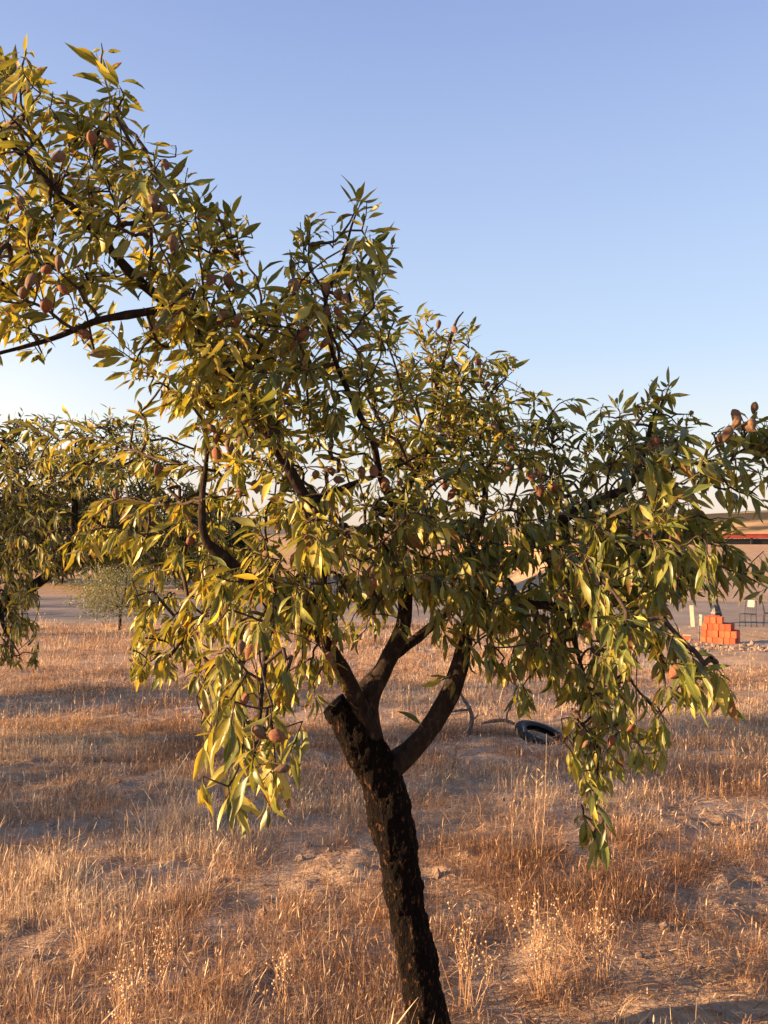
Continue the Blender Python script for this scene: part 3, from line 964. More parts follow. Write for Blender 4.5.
g0 = at(-130, 756, 6.4)
nb_limbs = [
    [(g0[0], g0[1], gz(g0[0], g0[1]) - 0.1, .11), tuple(P4(-125, 720, 6.4, .09)), tuple(P4(-112, 670, 6.4, .085)), tuple(P4(-95, 640, 6.4, .08))],
    [tuple(P4(-100, 648, 6.4, .07)), tuple(P4(-50, 632, 6.35, .055)), tuple(P4(0, 607, 6.3, .045)), tuple(P4(35, 585, 6.3, .038)), tuple(P4(68, 555, 6.35, .03)), tuple(P4(75, 510, 6.4, .024)), tuple(P4(73, 470, 6.4, .018)), tuple(P4(76, 440, 6.4, .008))],
    [tuple(P4(-96, 642, 6.4, .07)), tuple(P4(-80, 580, 6.5, .055)), tuple(P4(-50, 520, 6.5, .04)), tuple(P4(-10, 470, 6.6, .02)), tuple(P4(5, 440, 6.6, .008))],
    [tuple(P4(-96, 642, 6.4, .06)), tuple(P4(-150, 570, 6.6, .05)), tuple(P4(-190, 500, 6.6, .03)), tuple(P4(-200, 440, 6.6, .01))],
    [tuple(P4(35, 585, 6.3, .02)), tuple(P4(80, 545, 6.5, .016)), tuple(P4(130, 530, 6.6, .012)), tuple(P4(190, 525, 6.7, .006))],
    [tuple(P4(0, 607, 6.3, .016)), tuple(P4(5, 630, 6.1, .012)), tuple(P4(20, 655, 6.0, .005))],
]
nb_rows = [
    "....334443343.....",
    "....4444878553....",
    "...44444887653....",
    "...444448988766...",
    "...444448888653...",
    "....4444874 1.....".replace(' ', ''),
    ".....33452........",
    ".......142........",
]
nb_rows = [(r + '.' * 18) for r in nb_rows]
nb_rows = [r[:18] for r in nb_rows]
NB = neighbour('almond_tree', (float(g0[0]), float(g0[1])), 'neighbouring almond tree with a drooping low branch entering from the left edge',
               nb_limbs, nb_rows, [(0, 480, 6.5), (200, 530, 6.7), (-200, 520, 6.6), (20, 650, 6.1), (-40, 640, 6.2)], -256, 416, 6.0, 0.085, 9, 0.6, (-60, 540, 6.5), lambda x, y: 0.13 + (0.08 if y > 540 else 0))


# ------------------------------------------------------------------ generic round-headed trees built from leaf sprays
def leafy_tree(name, label, cat, x, y, h, crown_w, crown_h, n_leaf, leaf, mat, trunk_r, stems=1, bark='limb', squash=0.0, group=None, seed=0, yel=0.1, crown_base=None, droop=0.4):
    rs = np.random.default_rng(100 + seed)
    loc = (x, y, gz(x, y))
    t = tag(empty(name, loc), label, cat, group)
    cz = h - crown_h / 2
    for s in range(stems):
        a = rs.uniform(0, 6.28); r0 = (0.12 if stems > 1 else 0) * crown_w; r1 = 0.22 * crown_w
        path = [(math.cos(a) * r0, math.sin(a) * r0, -0.1, trunk_r * 1.25), (math.cos(a) * r0 * 1.2 + rs.normal(0, 0.03), math.sin(a) * r0 * 1.2, h * 0.3, trunk_r), (math.cos(a) * r1, math.sin(a) * r1, h * 0.6, trunk_r * 0.6), (math.cos(a + .5) * r1 * .5, math.sin(a + .5) * r1 * .5, h * 0.9, trunk_r * 0.25)]
        V, F, _ = bark_tube(np.array(path), 8, trunk_r * 0.12, seed + s, 0.12, 8)
        link_mesh('trunk', np_mesh('trunk', V, F), M[bark], t)
    # clumps spread through the crown
    nc = max(14, int(n_leaf / 60))
    u = unit(rs.normal(0, 1, (nc, 3))) * rs.uniform(0.35, 1.0, (nc, 1)) ** 0.6
    C = u * np.array([crown_w / 2, crown_w / 2, crown_h / 2]) + np.array([0, 0, cz])
    C *= 1 + rs.normal(0, 0.06, (nc, 1))
    k = rs.integers(0, nc, n_leaf)
    P = C[k] + rs.normal(0, 1, (n_leaf, 3)) * np.array([crown_w, crown_w, crown_h * 0.8]) * 0.085
    D = unit(unit(P - np.array([0, 0, cz])) * 0.6 + rs.normal(0, 0.7, (n_leaf, 3)) + np.array([0, 0, -droop]))
    N = unit(rs.normal(0, 0.6, (n_leaf, 3)) + np.array([0, 0, 1.0]))
    L = leaf * rs.uniform(0.6, 1.3, n_leaf)
    V, F, A = build_leaves(P, D, N, L, L * rs.uniform(.22, .34, n_leaf), rs.normal(.4, .3, n_leaf), rs.uniform(.1, .6, n_leaf), np.clip(rs.normal(.45, .25, n_leaf), 0, 1), np.clip(rs.normal(yel, .12, n_leaf), 0, 1), rs.random(n_leaf) ** 3, 0.01, True)
    link_mesh('crown', np_mesh('crown', V, F, True, A), mat, t)
    # limbs inside the crown
    lm = MB()
    for c in C[:: max(1, nc // 14)]:
        b0 = np.array([0, 0, h * 0.35]) + rs.normal(0, 0.03, 3)
        mid = (b0 + c) / 2 + np.array([0, 0, -0.05 * h])
        lm.tube([b0, mid, c], [trunk_r * 0.5, trunk_r * 0.35, trunk_r * 0.1], 5)
    lm.build('branches', M[bark], t, True)
    return t


leafy_tree('olive_tree', 'small grey green olive tree with a short thin trunk in the mown field', 'tree', *(lambda p: (float(p[0]), float(p[1])))(at(120, 620, 26.5)), 2.15, 2.8, 1.75, 9500, 0.085, M['olive_leaf'], 0.045, 1, 'limb', seed=4, yel=0.25)
i = 0
for px, d, h, w in ((-120, 62, 7.0, 6.5), (-50, 60, 6.4, 6.0), (10, 61, 6.8, 6.2), (62, 58, 6.2, 5.4), (108, 55, 6.0, 5.0), (155, 50, 6.2, 4.0), (194, 49, 5.6, 3.6), (226, 48, 4.4, 2.8)):
    p = at(px, 590, d)
    lab = ('dark evergreen tree behind the low left branches of the neighbouring almond' if px < 140 else
           {155: 'dark evergreen tree with pale slender stems beside the olive tree', 194: 'dark evergreen tree with several thin pale stems behind the pruned lit limb', 226: 'lowest dark evergreen at the right end of the far row'}[px])
    leafy_tree('evergreen_tree', lab, 'tree', float(p[0]), float(p[1]), h, w, h * 0.92 if px < 140 else h * 0.84, 3000, 0.52, M['conifer'], 0.07 if px < 140 else 0.045, 1 if px < 140 else 4, 'limb' if px < 140 else 'pale_bark', group='dark evergreens in the far row', seed=20 + i, yel=0.05, droop=0.1)
    i += 1
# unseen trees left of frame, added to shade the field, track and neighbouring almond
for k, (x, y, h, w) in enumerate(((-10.2, 3.7, 2.3, 1.9), (-11.5, 8.4, 2.7, 2.6), (-9.6, 5.6, 3.2, 2.6), (-19, 22.5, 3.2, 3.8), (-27, 33.0, 5.0, 5.0), (-29, 37.5, 5.5, 5.5), (-31, 42.0, 5.5, 5.5))):
    leafy_tree('almond_tree', 'unseen tree beyond the left edge, added for its shadow', 'tree', x, y, h, w, h * 0.6, 3500, 0.11, M['leaf_far'], 0.09, 1, 'bark', group='unseen shadow trees beyond the left edge', seed=50 + k, yel=0.2)  # the last three stand for evergreens of the far row


# ------------------------------------------------------------------ ground sheet, track, hills
def axis(parts):
    a = []
    for s, e, st in parts: a.append(np.arange(s, e, st))
    a.append([parts[-1][1]])
    return np.concatenate(a)


def geo_tail(s, e, k=1.22, st=0.6):
    out = [s]
    while out[-1] < e:
        st *= k; out.append(out[-1] + st)
    return np.array(out[1:])


xs = np.concatenate([axis([(-4.2, 4.2, 0.03)]), 4.2 + np.arange(1, 60) * 0.15])
xr = np.concatenate([xs[xs >= 0], geo_tail(xs[-1], 2500)])
xs = np.concatenate([-xr[::-1][:-1], xr])
ys = np.concatenate([-geo_tail(2.0, 200)[::-1], np.arange(-2.0, 1.0, 0.1), np.arange(1.0, 8.0, 0.03), np.arange(8.0, 16.0, 0.08), np.arange(16, 70, 0.5), geo_tail(69.5, 2500)])
X, Y = np.meshgrid(xs, ys)
Z = ground_height(X.ravel(), Y.ravel())
V = np.stack([X.ravel(), Y.ravel(), Z], 1)
ny, nx = X.shape
I = np.arange(nx * ny).reshape(ny, nx)
F = np.stack([I[:-1, :-1], I[:-1, 1:], I[1:, 1:], I[1:, :-1]], -1).reshape(-1, 4)
tag(link_mesh('ground', np_mesh('ground', V, F), M['ground']), 'bumpy tan soil of the dry field', None, None, 'structure')

# bare grey track that crosses behind the orchard
tx = np.concatenate([np.arange(-60, 60, 0.8)]); tn = np.linspace(0, 1, 34)
TX, TN = np.meshgrid(tx, tn)
lo = 30.5 + 1.2 * (fbm2(TX.ravel(), TX.ravel() * 0, 0.2, 3, 61) - 0.5) * 2 - 0.16 * np.clip(TX.ravel(), -5, 14)
hi = 47 + 3.0 * (fbm2(TX.ravel(), TX.ravel() * 0, 0.12, 3, 62) - 0.5) * 2 - 0.6 * np.clip(TX.ravel(), 0, 10)
TY = lo + (hi - lo) * TN.ravel()
TZ = ground_height(TX.ravel(), TY) + 0.03
# the sheet's edge dips into the ground
edge = np.minimum(TN.ravel(), 1 - TN.ravel()) * 33
TZ = TZ - 0.12 * (edge < 0.5)
I = np.arange(TX.size).reshape(TX.shape)
F = np.stack([I[:-1, :-1], I[:-1, 1:], I[1:, 1:], I[1:, :-1]], -1).reshape(-1, 4)
tag(link_mesh('dirt_track', np_mesh('dirt_track', np.stack([TX.ravel(), TY, TZ], 1), F), M['track']), 'bare grey earth track across the field', None, None, 'structure')


def hills_material():
    m, nt, b, _ = new_mat('straw hills with dark scrub')
    n = noise_tex(nt, 0.012, 6, 0.6)
    n2 = noise_tex(nt, 0.05, 4, 0.6)
    straw = ramp(nt, n2.outputs[0], [(0.3, (0.40, 0.26, 0.14)), (0.7, (0.56, 0.38, 0.22))])
    c = mixc(nt, ramp(nt, n.outputs[0], [(0.53, (0, 0, 0)), (0.58, (1, 1, 1))]), straw, (0.09, 0.075, 0.05))
    nt.links.new(c, b.inputs['Base Color'])
    b.inputs['Roughness'].default_value = 1.0
    b.inputs['Specular IOR Level'].default_value = 0.0
    return m


def hill_range(name, r0, r1, top_fn, seed, mat, label):
    az = np.radians(np.linspace(-62, 62, 220)); rr = np.linspace(0, 1, 26)
    AZ, RR = np.meshgrid(az, rr)
    rad = r0 + (r1 - r0) * RR
    x = (np.sin(AZ) * rad).ravel(); y = (np.cos(AZ) * rad).ravel()
    prof = np.sin(np.clip(RR * 1.25, 0, 1) * np.pi / 2).ravel() ** 1.3 * (1 - sstep(RR.ravel(), 0.86, 1.0) * 0.8)
    top = top_fn(np.degrees(AZ).ravel()) * (r0 + (r1 - r0) * 0.8)
    n = fbm2(x, y, 6.0 / (r1 - r0), 4, seed)
    z = -2.2 + (top + 1.5 + 2.2) * prof * (0.86 + 0.28 * n)
    I = np.arange(x.size).reshape(AZ.shape)
    F = np.stack([I[:-1, :-1], I[1:, :-1], I[1:, 1:], I[:-1, 1:]], -1).reshape(-1, 4)[:, ::-1]
    tag(link_mesh(name, np_mesh(name, np.stack([x, y, z], 1), F), mat), label, None, None, 'structure')


HM = hills_material()
# slopes above eye level, in metres of rise per metre of distance
hill_range('hills', 180, 420, lambda a: np.interp(a, [-62, -20, -10, -2, 6, 14, 20, 24, 40, 62], [.012, .012, .006, .008, .010, .017, .027, .030, .03, .02]), 71, HM, 'straw coloured low hills')
hill_range('ridge', 700, 1400, lambda a: np.interp(a, [-62, -20, -10, -4, 6, 14, 24, 62], [.022, .020, .020, .017, .015, .015, .015, .015]), 72, plain('scrub covered ridge', (0.07, 0.06, 0.05), (0.13, 0.105, 0.08), 0.02, 1.0), 'dark scrubby ridge on the horizon')


def ground_at(px, py):
    """Where the line of sight through (px, py) meets the field."""
    lo_, hi_ = 0.8, 60.0
    for _ in range(40):
        md = (lo_ + hi_) / 2
        p = at(px, py, md)
        if p[2] > float(ground_base(np.array([p[0]]), np.array([p[1]]))[0]): lo_ = md
        else: hi_ = md
    return float(p[0]), float(p[1])


CLEAR = [(*ground_at(541, 742), 0.30), (*ground_at(541, 752), 0.22), (*ground_at(497, 728), 0.2), (*ground_at(719, 644), 1.2), (*ground_at(748, 628), 2.0)]


# low scrub along the far field edges
rs = np.random.default_rng(77)
nS = 260
sy_ = rs.uniform(52, 170, nS); sx_ = rs.uniform(-0.62, 0.62, nS) * sy_
ok = ~((sx_ > 4) & (sy_ < 70)) & (fbm2(sx_, sy_, 0.05, 3, 81) > 0.47)
sx_, sy_ = sx_[ok], sy_[ok]
sr = rs.uniform(0.3, 1.1, len(sx_)) * (0.6 + sy_ / 160)
k = np.repeat(np.arange(len(sx_)), 70)
P = np.stack([sx_[k], sy_[k], ground_height(sx_[k], sy_[k])], 1) + np.abs(rs.normal(0, 1, (len(k), 3))) * np.stack([sr[k] * rs.choice([-.6, .6], len(k)), sr[k] * rs.choice([-.6, .6], len(k)), sr[k] * 0.45], 1)
D = unit(rs.normal(0, 0.6, (len(k), 3)) + np.array([0, 0, 1.0])); N = unit(rs.normal(0, 1, (len(k), 3)))
L = rs.uniform(0.12, 0.35, len(k))
V, F, A = build_leaves(P, D, N, L, L * 0.45, rs.normal(.3, .3, len(k)), rs.uniform(.1, .5, len(k)), np.clip(rs.normal(.4, .3, len(k)), 0, 1), np.clip(rs.normal(.35, .25, len(k)), 0, 1), rs.random(len(k)) ** 2, 0.01, True)
tag(link_mesh('scrub', np_mesh('scrub', V, F, True, A), M['conifer']), 'low dark scrub scattered over the far field', 'scrub', None, 'stuff')


# ------------------------------------------------------------------ dry grass (nobody could count it)
def grass_patch(n_clump, y0, y1, margin, blades, h_mean, width, seed, dens_floor, spike_share):
    rs = np.random.default_rng(seed)
    y = np.sqrt(rs.uniform(y0 ** 2, y1 ** 2, int(n_clump * 2.2)))
    half = y * 0.47 + margin
    x = rs.uniform(-1, 1, len(y)) * half
    m = fbm2(x, y, 1.1, 4, 5)
    m2 = fbm2(x, y, 0.28, 3, 15)
    m3 = fbm2(x, y, 3.2, 3, 35)
    p = np.clip((m - 0.48) * 3.0 + (m2 - 0.5) * 1.0 + (m3 - 0.5) * 8 + (fbm2(x, y, 7.5, 2, 45) - 0.5) * 7 + 0.50, dens_floor, 1)
    p = p * (1 - 0.9 * sstep(x / y, 0.24, 0.32) * sstep(y, 11, 15))
    for (qx, qy, qr) in CLEAR:
        p = p * sstep(np.hypot(x - qx, y - qy), qr * 0.7, qr * 1.15)
    keep = np.nonzero(rs.random(len(y)) < p)[0][:n_clump]
    cx, cy, cm = x[keep], y[keep], p[keep]
    ch = h_mean * np.exp(rs.normal(0, 0.5, len(keep))) * (0.5 + 0.7 * cm)
    ct = np.clip(0.52 + (fbm2(cx, cy, 0.8, 3, 25) - 0.5) * 1.5 + rs.normal(0, 0.12, len(keep)), 0, 1)
    nb = rs.poisson(blades, len(keep)) + 2
    k = np.repeat(np.arange(len(keep)), nb)
    n = len(k)
    sp = 0.028 + 0.006 * y1 ** 0.6
    ox, oy = rs.normal(0, sp, n), rs.normal(0, sp, n)
    bx, by = cx[k] + ox, cy[k] + oy
    bz = ground_height(bx, by) - 0.006
    h = ch[k] * rs.uniform(0.3, 1.25, n)
    mat_ = rs.random(n) < 0.55                       # lodged, tangled blades
    az = np.arctan2(oy, ox) + rs.normal(0, 0.9, n)
    lean = np.abs(rs.normal(0.2, 0.28, n)) + mat_ * rs.uniform(0.5, 2.4, n)
    h = np.where(mat_, h * 0.55, h)
    lx, ly = np.cos(az) * lean + 0.05, np.sin(az) * lean
    droop = rs.uniform(0, 0.5, n) * (mat_ * 0.9 + 0.25)
    wa = rs.uniform(0, 6.28, n)
    wx, wy = np.cos(wa), np.sin(wa)
    spike = rs.random(n) < spike_share
    tint = np.clip(ct[k] + rs.normal(0, 0.24, n) - 0.10 * mat_, 0, 1)
    wd = width * rs.uniform(0.6, 1.4, n)
    outV, outF, outT, offs = [], [], [], 0
    for sel, ts, ws in ((~spike, [0, 0.35, 0.7, 1.0], [1.0, 0.9, 0.6, 0.06]), (spike, [0, 0.4, 0.76, 0.79, 0.9, 1.0], [0.6, 0.5, 0.4, 2.1, 1.9, 0.2])):
        q = np.nonzero(sel)[0]
        if len(q) == 0: continue
        rows = []
        for t, w in zip(ts, ws):
            hh = h[q] * (1.35 if w is not None and len(ts) == 6 else 1.0)
            px = bx[q] + lx[q] * hh * t ** 1.7
            py = by[q] + ly[q] * hh * t ** 1.7
            pz = bz[q] + hh * (t - droop[q] * t * t)
            w_ = wd[q] * w * 0.5
            rows.append(np.stack([px - wx[q] * w_, py - wy[q] * w_, pz], 1)); rows.append(np.stack([px + wx[q] * w_, py + wy[q] * w_, pz], 1))
        VV = np.stack(rows, 1); per = VV.shape[1]
        f = np.array([[2 * i, 2 * i + 1, 2 * i + 3, 2 * i + 2] for i in range(len(ts) - 1)])
        outF.append((f[None] + (offs + np.arange(len(q)) * per)[:, None, None]).reshape(-1, 4))
        outV.append(VV.reshape(-1, 3)); offs += len(q) * per
        tt = np.repeat(tint[q], per).reshape(-1, per)
        if len(ts) == 6: tt[:, 6:] = np.clip(tt[:, 6:] + 0.25, 0, 1)
        outT.append(tt.ravel())
    return np.concatenate(outV), np.concatenate(outF), np.concatenate(outT)


GV, GF, GT, off = [], [], [], 0
for args in ((1900, 0.4, 1.9, 0.6, 11, 0.048, 0.0016, 1, 0.03, 0.16),
             (9500, 1.9, 4.2, 0.9, 13, 0.053, 0.0015, 2, 0.03, 0.18),
             (15000, 4.2, 8.0, 1.3, 10, 0.056, 0.0021, 3, 0.03, 0.18),
             (14000, 8.0, 17.0, 2.0, 8, 0.070, 0.0040, 4, 0.05, 0.12),
             (8000, 17.0, 31.0, 3.0, 6, 0.10, 0.0095, 5, 0.08, 0.06)):
    v, f, t = grass_patch(*args)
    GV.append(v); GF.append(f + off); GT.append(t); off += len(v)
# straw litter lying flat between the tufts
for (n_l, a_, b_, mg, wl) in ((9000, 0.6, 3.0, 0.8, 0.0022), (26000, 2.0, 6.0, 1.0, 0.0026), (22000, 6.0, 13.0, 1.6, 0.0045)):
    rs = np.random.default_rng(int(n_l))
    y = np.sqrt(rs.uniform(a_ ** 2, b_ ** 2, n_l)); x = rs.uniform(-1, 1, n_l) * (y * 0.47 + mg)
    L = rs.uniform(0.02, 0.09, n_l); an = rs.uniform(0, 6.28, n_l)
    dx, dy = np.cos(an) * L / 2, np.sin(an) * L / 2
    w_ = wl * rs.uniform(0.6, 1.5, n_l)
    nx_, ny_ = -np.sin(an) * w_ / 2, np.cos(an) * w_ / 2
    lift = rs.uniform(0.003, 0.012, n_l); tilt = rs.normal(0, 0.008, n_l)
    za, zb = ground_height(x - dx, y - dy) + lift + tilt, ground_height(x + dx, y + dy) + lift - tilt
    zm = (za + zb) / 2 + 0.006
    V = np.stack([np.stack([x - dx - nx_, y - dy - ny_, za], 1), np.stack([x - dx + nx_, y - dy + ny_, za + w_ * 0.3], 1), np.stack([x - nx_, y - ny_, zm], 1), np.stack([x + nx_, y + ny_, zm + w_ * 0.3], 1), np.stack([x + dx - nx_, y + dy - ny_, zb], 1), np.stack([x + dx + nx_, y + dy + ny_, zb + w_ * 0.3], 1)], 1)
    f = np.array([[0, 1, 3, 2], [2, 3, 5, 4]])
    GV.append(V.reshape(-1, 3)); GF.append((f[None] + (off + np.arange(n_l) * 6)[:, None, None]).reshape(-1, 4)); GT.append(np.repeat(np.clip(rs.normal(0.55, 0.25, n_l), 0, 1), 6)); off += n_l * 6
tag(link_mesh('dry_grass', np_mesh('dry_grass', np.concatenate(GV), np.concatenate(GF), False, dict(tint=np.concatenate(GT))), M['grass']), 'dry straw coloured grass all over the field', 'grass', None, 'stuff')
print('grass faces', sum(len(f) for f in GF))


# ------------------------------------------------------------------ dry weeds with seed heads
def weed(x, y, h, n, spread, label, group, seed, beads=True, bead_r=0.0040, mat_t=0.75):
    rs = np.random.default_rng(seed)
    loc = (x, y, gz(x, y) - 0.01)
    V, F, T, off = [], [], [], 0
    def add(p, r, t):
        nonlocal off
        v, f = tube_arrays(np.array(p), np.array(r), 4)
        V.append(v); F.append(f + off); T.append(np.full(len(v), t)); off += len(v)
    def bead(p, r):
        nonlocal off
        o = np.array([[1, 0, 0], [-1, 0, 0], [0, 1, 0], [0, -1, 0], [0, 0, 1.3], [0, 0, -1.3]]) * r * rs.uniform(0.7, 1.3)
        V.append(o + p)
        f = np.array([[0, 2, 4, 4], [2, 1, 4, 4], [1, 3, 4, 4], [3, 0, 4, 4], [2, 0, 5, 5], [1, 2, 5, 5], [3, 1, 5, 5], [0, 3, 5, 5]])
        F3.append(f[:, :3] + off); T.append(np.full(6, rs.uniform(0.75, 1.0))); off += 6
    F3 = []
    for s in range(n):
        a = rs.uniform(0, 6.28); le = abs(rs.normal(0, spread))
        hh = h * rs.uniform(0.55, 1.05)
        b = np.array([rs.normal(0, 0.02), rs.normal(0, 0.02), 0])
        tip = b + np.array([math.cos(a) * le * hh, math.sin(a) * le * hh, hh])
        mid = (b + tip) / 2 + np.array([rs.normal(0, .02), rs.normal(0, .02), hh * 0.05]) * 0.6
        tt = mat_t + rs.normal(0, 0.12)
        add([b, mid, tip], [0.0013, 0.0010, 0.0006], tt)
        for q in range(int(rs.integers(3, 8)) if beads else 3):
            u = rs.uniform(0.45, 1.0)
            p0 = b * (1 - u) ** 2 + 2 * mid * u * (1 - u) + tip * u * u
            d = np.array([rs.normal(0, 1), rs.normal(0, 1), 1.2]); d /= np.linalg.norm(d)
            p1 = p0 + d * rs.uniform(0.012, 0.045)
            add([p0, (p0 + p1) / 2, p1], [0.0007, 0.0006, 0.0005], tt)
            if beads: bead(p1, bead_r)
            else: add([p1, p1 + d * 0.008, p1 + d * 0.018], [0.0008, 0.0028, 0.0004], min(1, tt + 0.2))
        if beads: bead(tip, bead_r)
    me = np_mesh('dry_weed', np.concatenate(V), [np.concatenate(F)] + ([np.concatenate(F3)] if F3 else []), True, dict(tint=np.clip(np.concatenate(T), 0, 1)))
    o = link_mesh('dry_weed', me, M['grass'])
    o.location = loc
    return tag(o, label, 'weed', group)


WG = 'pale dry weeds with round seed heads in the foreground'
for k, (px, py, h, n, sp, lab) in enumerate((
        (468, 1010, 0.36, 16, 0.22, 'dry weed with round seed heads just right of the trunk foot'),
        (545, 1000, 0.34, 20, 0.30, 'broad dry weed with round seed heads, the fullest right of the trunk'),
        (600, 985, 0.26, 12, 0.30, 'low dry weed with seed heads right of the fullest one'),
        (125, 1060, 0.34, 22, 0.22, 'bushy pale dry weed with seed heads at the bottom left'),
        (160, 1000, 0.27, 14, 0.2, 'slender dry weed with seed heads behind the bottom left bush'),
        (280, 1010, 0.20, 10, 0.25, 'small dry weed with seed heads left of the trunk'))):
    weed(*ground_at(px, py), h, n, sp, lab, WG, 300 + k)
for k, (px, py, h, lab) in enumerate(((540, 865, 0.62, 'tall thin dry stalk standing in front of the tyre'), (204, 905, 0.55, 'tall thin dry stalk under the low hanging leaf bunch'), (165, 720, 0.42, 'white tipped dry stalk in the shaded band, left of the hanging bunch'), (100, 712, 0.34, 'curved pale dry stalk in the shaded band at the left'), (520, 860, 0.5, 'leaning thin dry stalk left of the tall one'))):
    weed(*ground_at(px, py), h, 2, 0.06 if k != 4 else 0.2, lab, 'tall single dry stalks', 330 + k, False, mat_t=0.85)


# ------------------------------------------------------------------ tyre half sunk in the grass
tx_, ty_ = ground_at(541, 742)
tyre = empty('tyre', (tx_, ty_, gz(tx_, ty_) - 0.012))
tyre.scale = (1.12, 1.12, 0.85)
tag(tyre, 'black rubber tyre lying half sunk in the dry grass', 'tyre')
tyre.rotation_euler = (R(14), R(14), R(15))


def lathe(profile, n, name, mat, parent, knobs=0):
    V, F = [], []
    m = len(profile)
    for j in range(n):
        a = 2 * math.pi * j / n
        for i, (r, z) in enumerate(profile):
            rr = r - (0.006 if knobs and r > knobs and (j // 2) % 2 else 0)
            V.append((rr * math.cos(a), rr * math.sin(a), z))
    for j in range(n):
        for i in range(m):
            a, b = j * m + i, j * m + (i + 1) % m
            c, d = ((j + 1) % n) * m + (i + 1) % m, ((j + 1) % n) * m + i
            F.append((a, d, c, b))
    me = np_mesh(name, np.array(V), np.array(F), True)
    return link_mesh(name, me, mat, parent)


lathe([(0.125, 0.018), (0.128, 0.011), (0.155, 0.0), (0.187, 0.003), (0.203, 0.015), (0.207, 0.040), (0.203, 0.066), (0.187, 0.078), (0.155, 0.081), (0.128, 0.070), (0.125, 0.062), (0.135, 0.058), (0.165, 0.066), (0.19, 0.055), (0.19, 0.025), (0.165, 0.014), (0.135, 0.022)], 96, 'tread', M['rubber'], tyre, 0.2)
lathe([(0.152, 0.0805), (0.155, 0.0835), (0.160, 0.0835), (0.163, 0.0800)], 96, 'sidewall_rib', plain('lighter grey rubber', (0.03, 0.03, 0.03), (0.06, 0.058, 0.055), 30, 0.7), tyre)  # narrow ring in a lighter grey than the tyre


# ------------------------------------------------------------------ dead branches beside it
def dead(label, loc_px, paths, mat=M['deadwood']):
    x, y = loc_px
    loc = (x, y, gz(x, y))
    o = tag(empty('dead_branch', loc), label, 'branch', 'dead wood on the ground behind the trunk')
    for i, p in enumerate(paths):
        V, F, _ = bark_tube(np.array(p), 10, 0.003, 400 + i, 0.02, 25)
        link_mesh('stem' if i == 0 else 'side_shoot', np_mesh('stem', V, F), mat, o)
    return o


q = ground_at(467, 738)
dead('crooked grey dead branch standing in the grass behind the right limb', q, [
    [(0.0, 0, -0.05, .022), (0.03, 0, 0.08, .020), (0.045, 0.02, 0.16, .019), (0.02, 0.02, 0.24, .016), (-0.03, 0.03, 0.32, .012), (-0.06, 0.03, 0.38, .006)],
    [(0.01, 0.02, 0.22, .010), (-0.06, 0.03, 0.215, .009), (-0.13, 0.04, 0.20, .006)],
    [(0.05, 0.02, 0.14, .008), (0.09, 0.02, 0.17, .006), (0.10, 0.03, 0.21, .003)]])
q = ground_at(500, 728)
dead('dark dead branch lying against the tyre with a curved shoot', q, [
    [(-0.17, 0, 0.05, .012), (-0.06, 0.02, 0.07, .017), (0.06, 0.0, 0.075, .016), (0.13, -0.02, 0.05, .012)],
    [(0.06, 0.0, 0.07, .010), (0.065, 0.0, 0.13, .009), (0.095, 0.01, 0.20, .008), (0.12, 0.0, 0.27, .004)]])


# ------------------------------------------------------------------ stack of hollow bricks
def brick_mesh(w, d, h):
    """A fired hollow brick: bevelled body with rows of cells open at the top and the bottom."""
    bm = bmesh.new()
    nx, ny = 3, 4
    gx = [-w / 2] + sum([[-w / 2 + w * (i + 0.14) / nx, -w / 2 + w * (i + 0.86) / nx] for i in range(nx)], []) + [w / 2]
    gy = [-d / 2] + sum([[-d / 2 + d * (i + 0.12) / ny, -d / 2 + d * (i + 0.88) / ny] for i in range(ny)], []) + [d / 2]
    for z, dn in ((h, -1), (0, 1)):
        g = [[bm.verts.new((x, y, z)) for y in gy] for x in gx]
        for i in range(len(gx) - 1):
            for j in range(len(gy) - 1):
                vs = [g[i][j], g[i + 1][j], g[i + 1][j + 1], g[i][j + 1]]
                if i % 2 == 1 and j % 2 == 1:
                    lo = [bm.verts.new((v.co.x, v.co.y, z + dn * h * 0.45)) for v in vs]
                    for k in range(4):
                        bm.faces.new((vs[k], vs[(k + 1) % 4], lo[(k + 1) % 4], lo[k]))
                    bm.faces.new(lo)
                else:
                    bm.faces.new(vs)
        if z == h: top = g
        else: bot = g
    per = lambda g: [g[i][0] for i in range(len(gx))] + [g[-1][j] for j in range(1, len(gy))] + [g[i][-1] for i in range(len(gx) - 2, -1, -1)] + [g[0][j] for j in range(len(gy) - 2, 0, -1)]
    a, b = per(top), per(bot)
    n = len(a)
    mid = []
    for lev in (0.04, 0.33, 0.36, 0.64, 0.67, 0.96):
        ins = 0.004 if lev in (0.33, 0.64) else 0.0
        mid.append([bm.verts.new((v.co.x + 0.0025 * np.sign(v.co.x) * 0, v.co.y, h * lev)) for v in b])
    rings = [b] + mid + [a]
    for r0, r1 in zip(rings[:-1], rings[1:]):
        for k in range(n):
            bm.faces.new((r0[k], r0[(k + 1) % n], r1[(k + 1) % n], r1[k]))
    # scored faces
    for r in (mid[1], mid[3]):
        for v in r:
            v.co.x *= 0.965; v.co.y *= 0.98
    bmesh.ops.recalc_face_normals(bm, faces=bm.faces)
    me = bpy.data.meshes.new('hollow_brick'); bm.to_mesh(me); bm.free()
    me.materials.append(M['brick'])
    return me


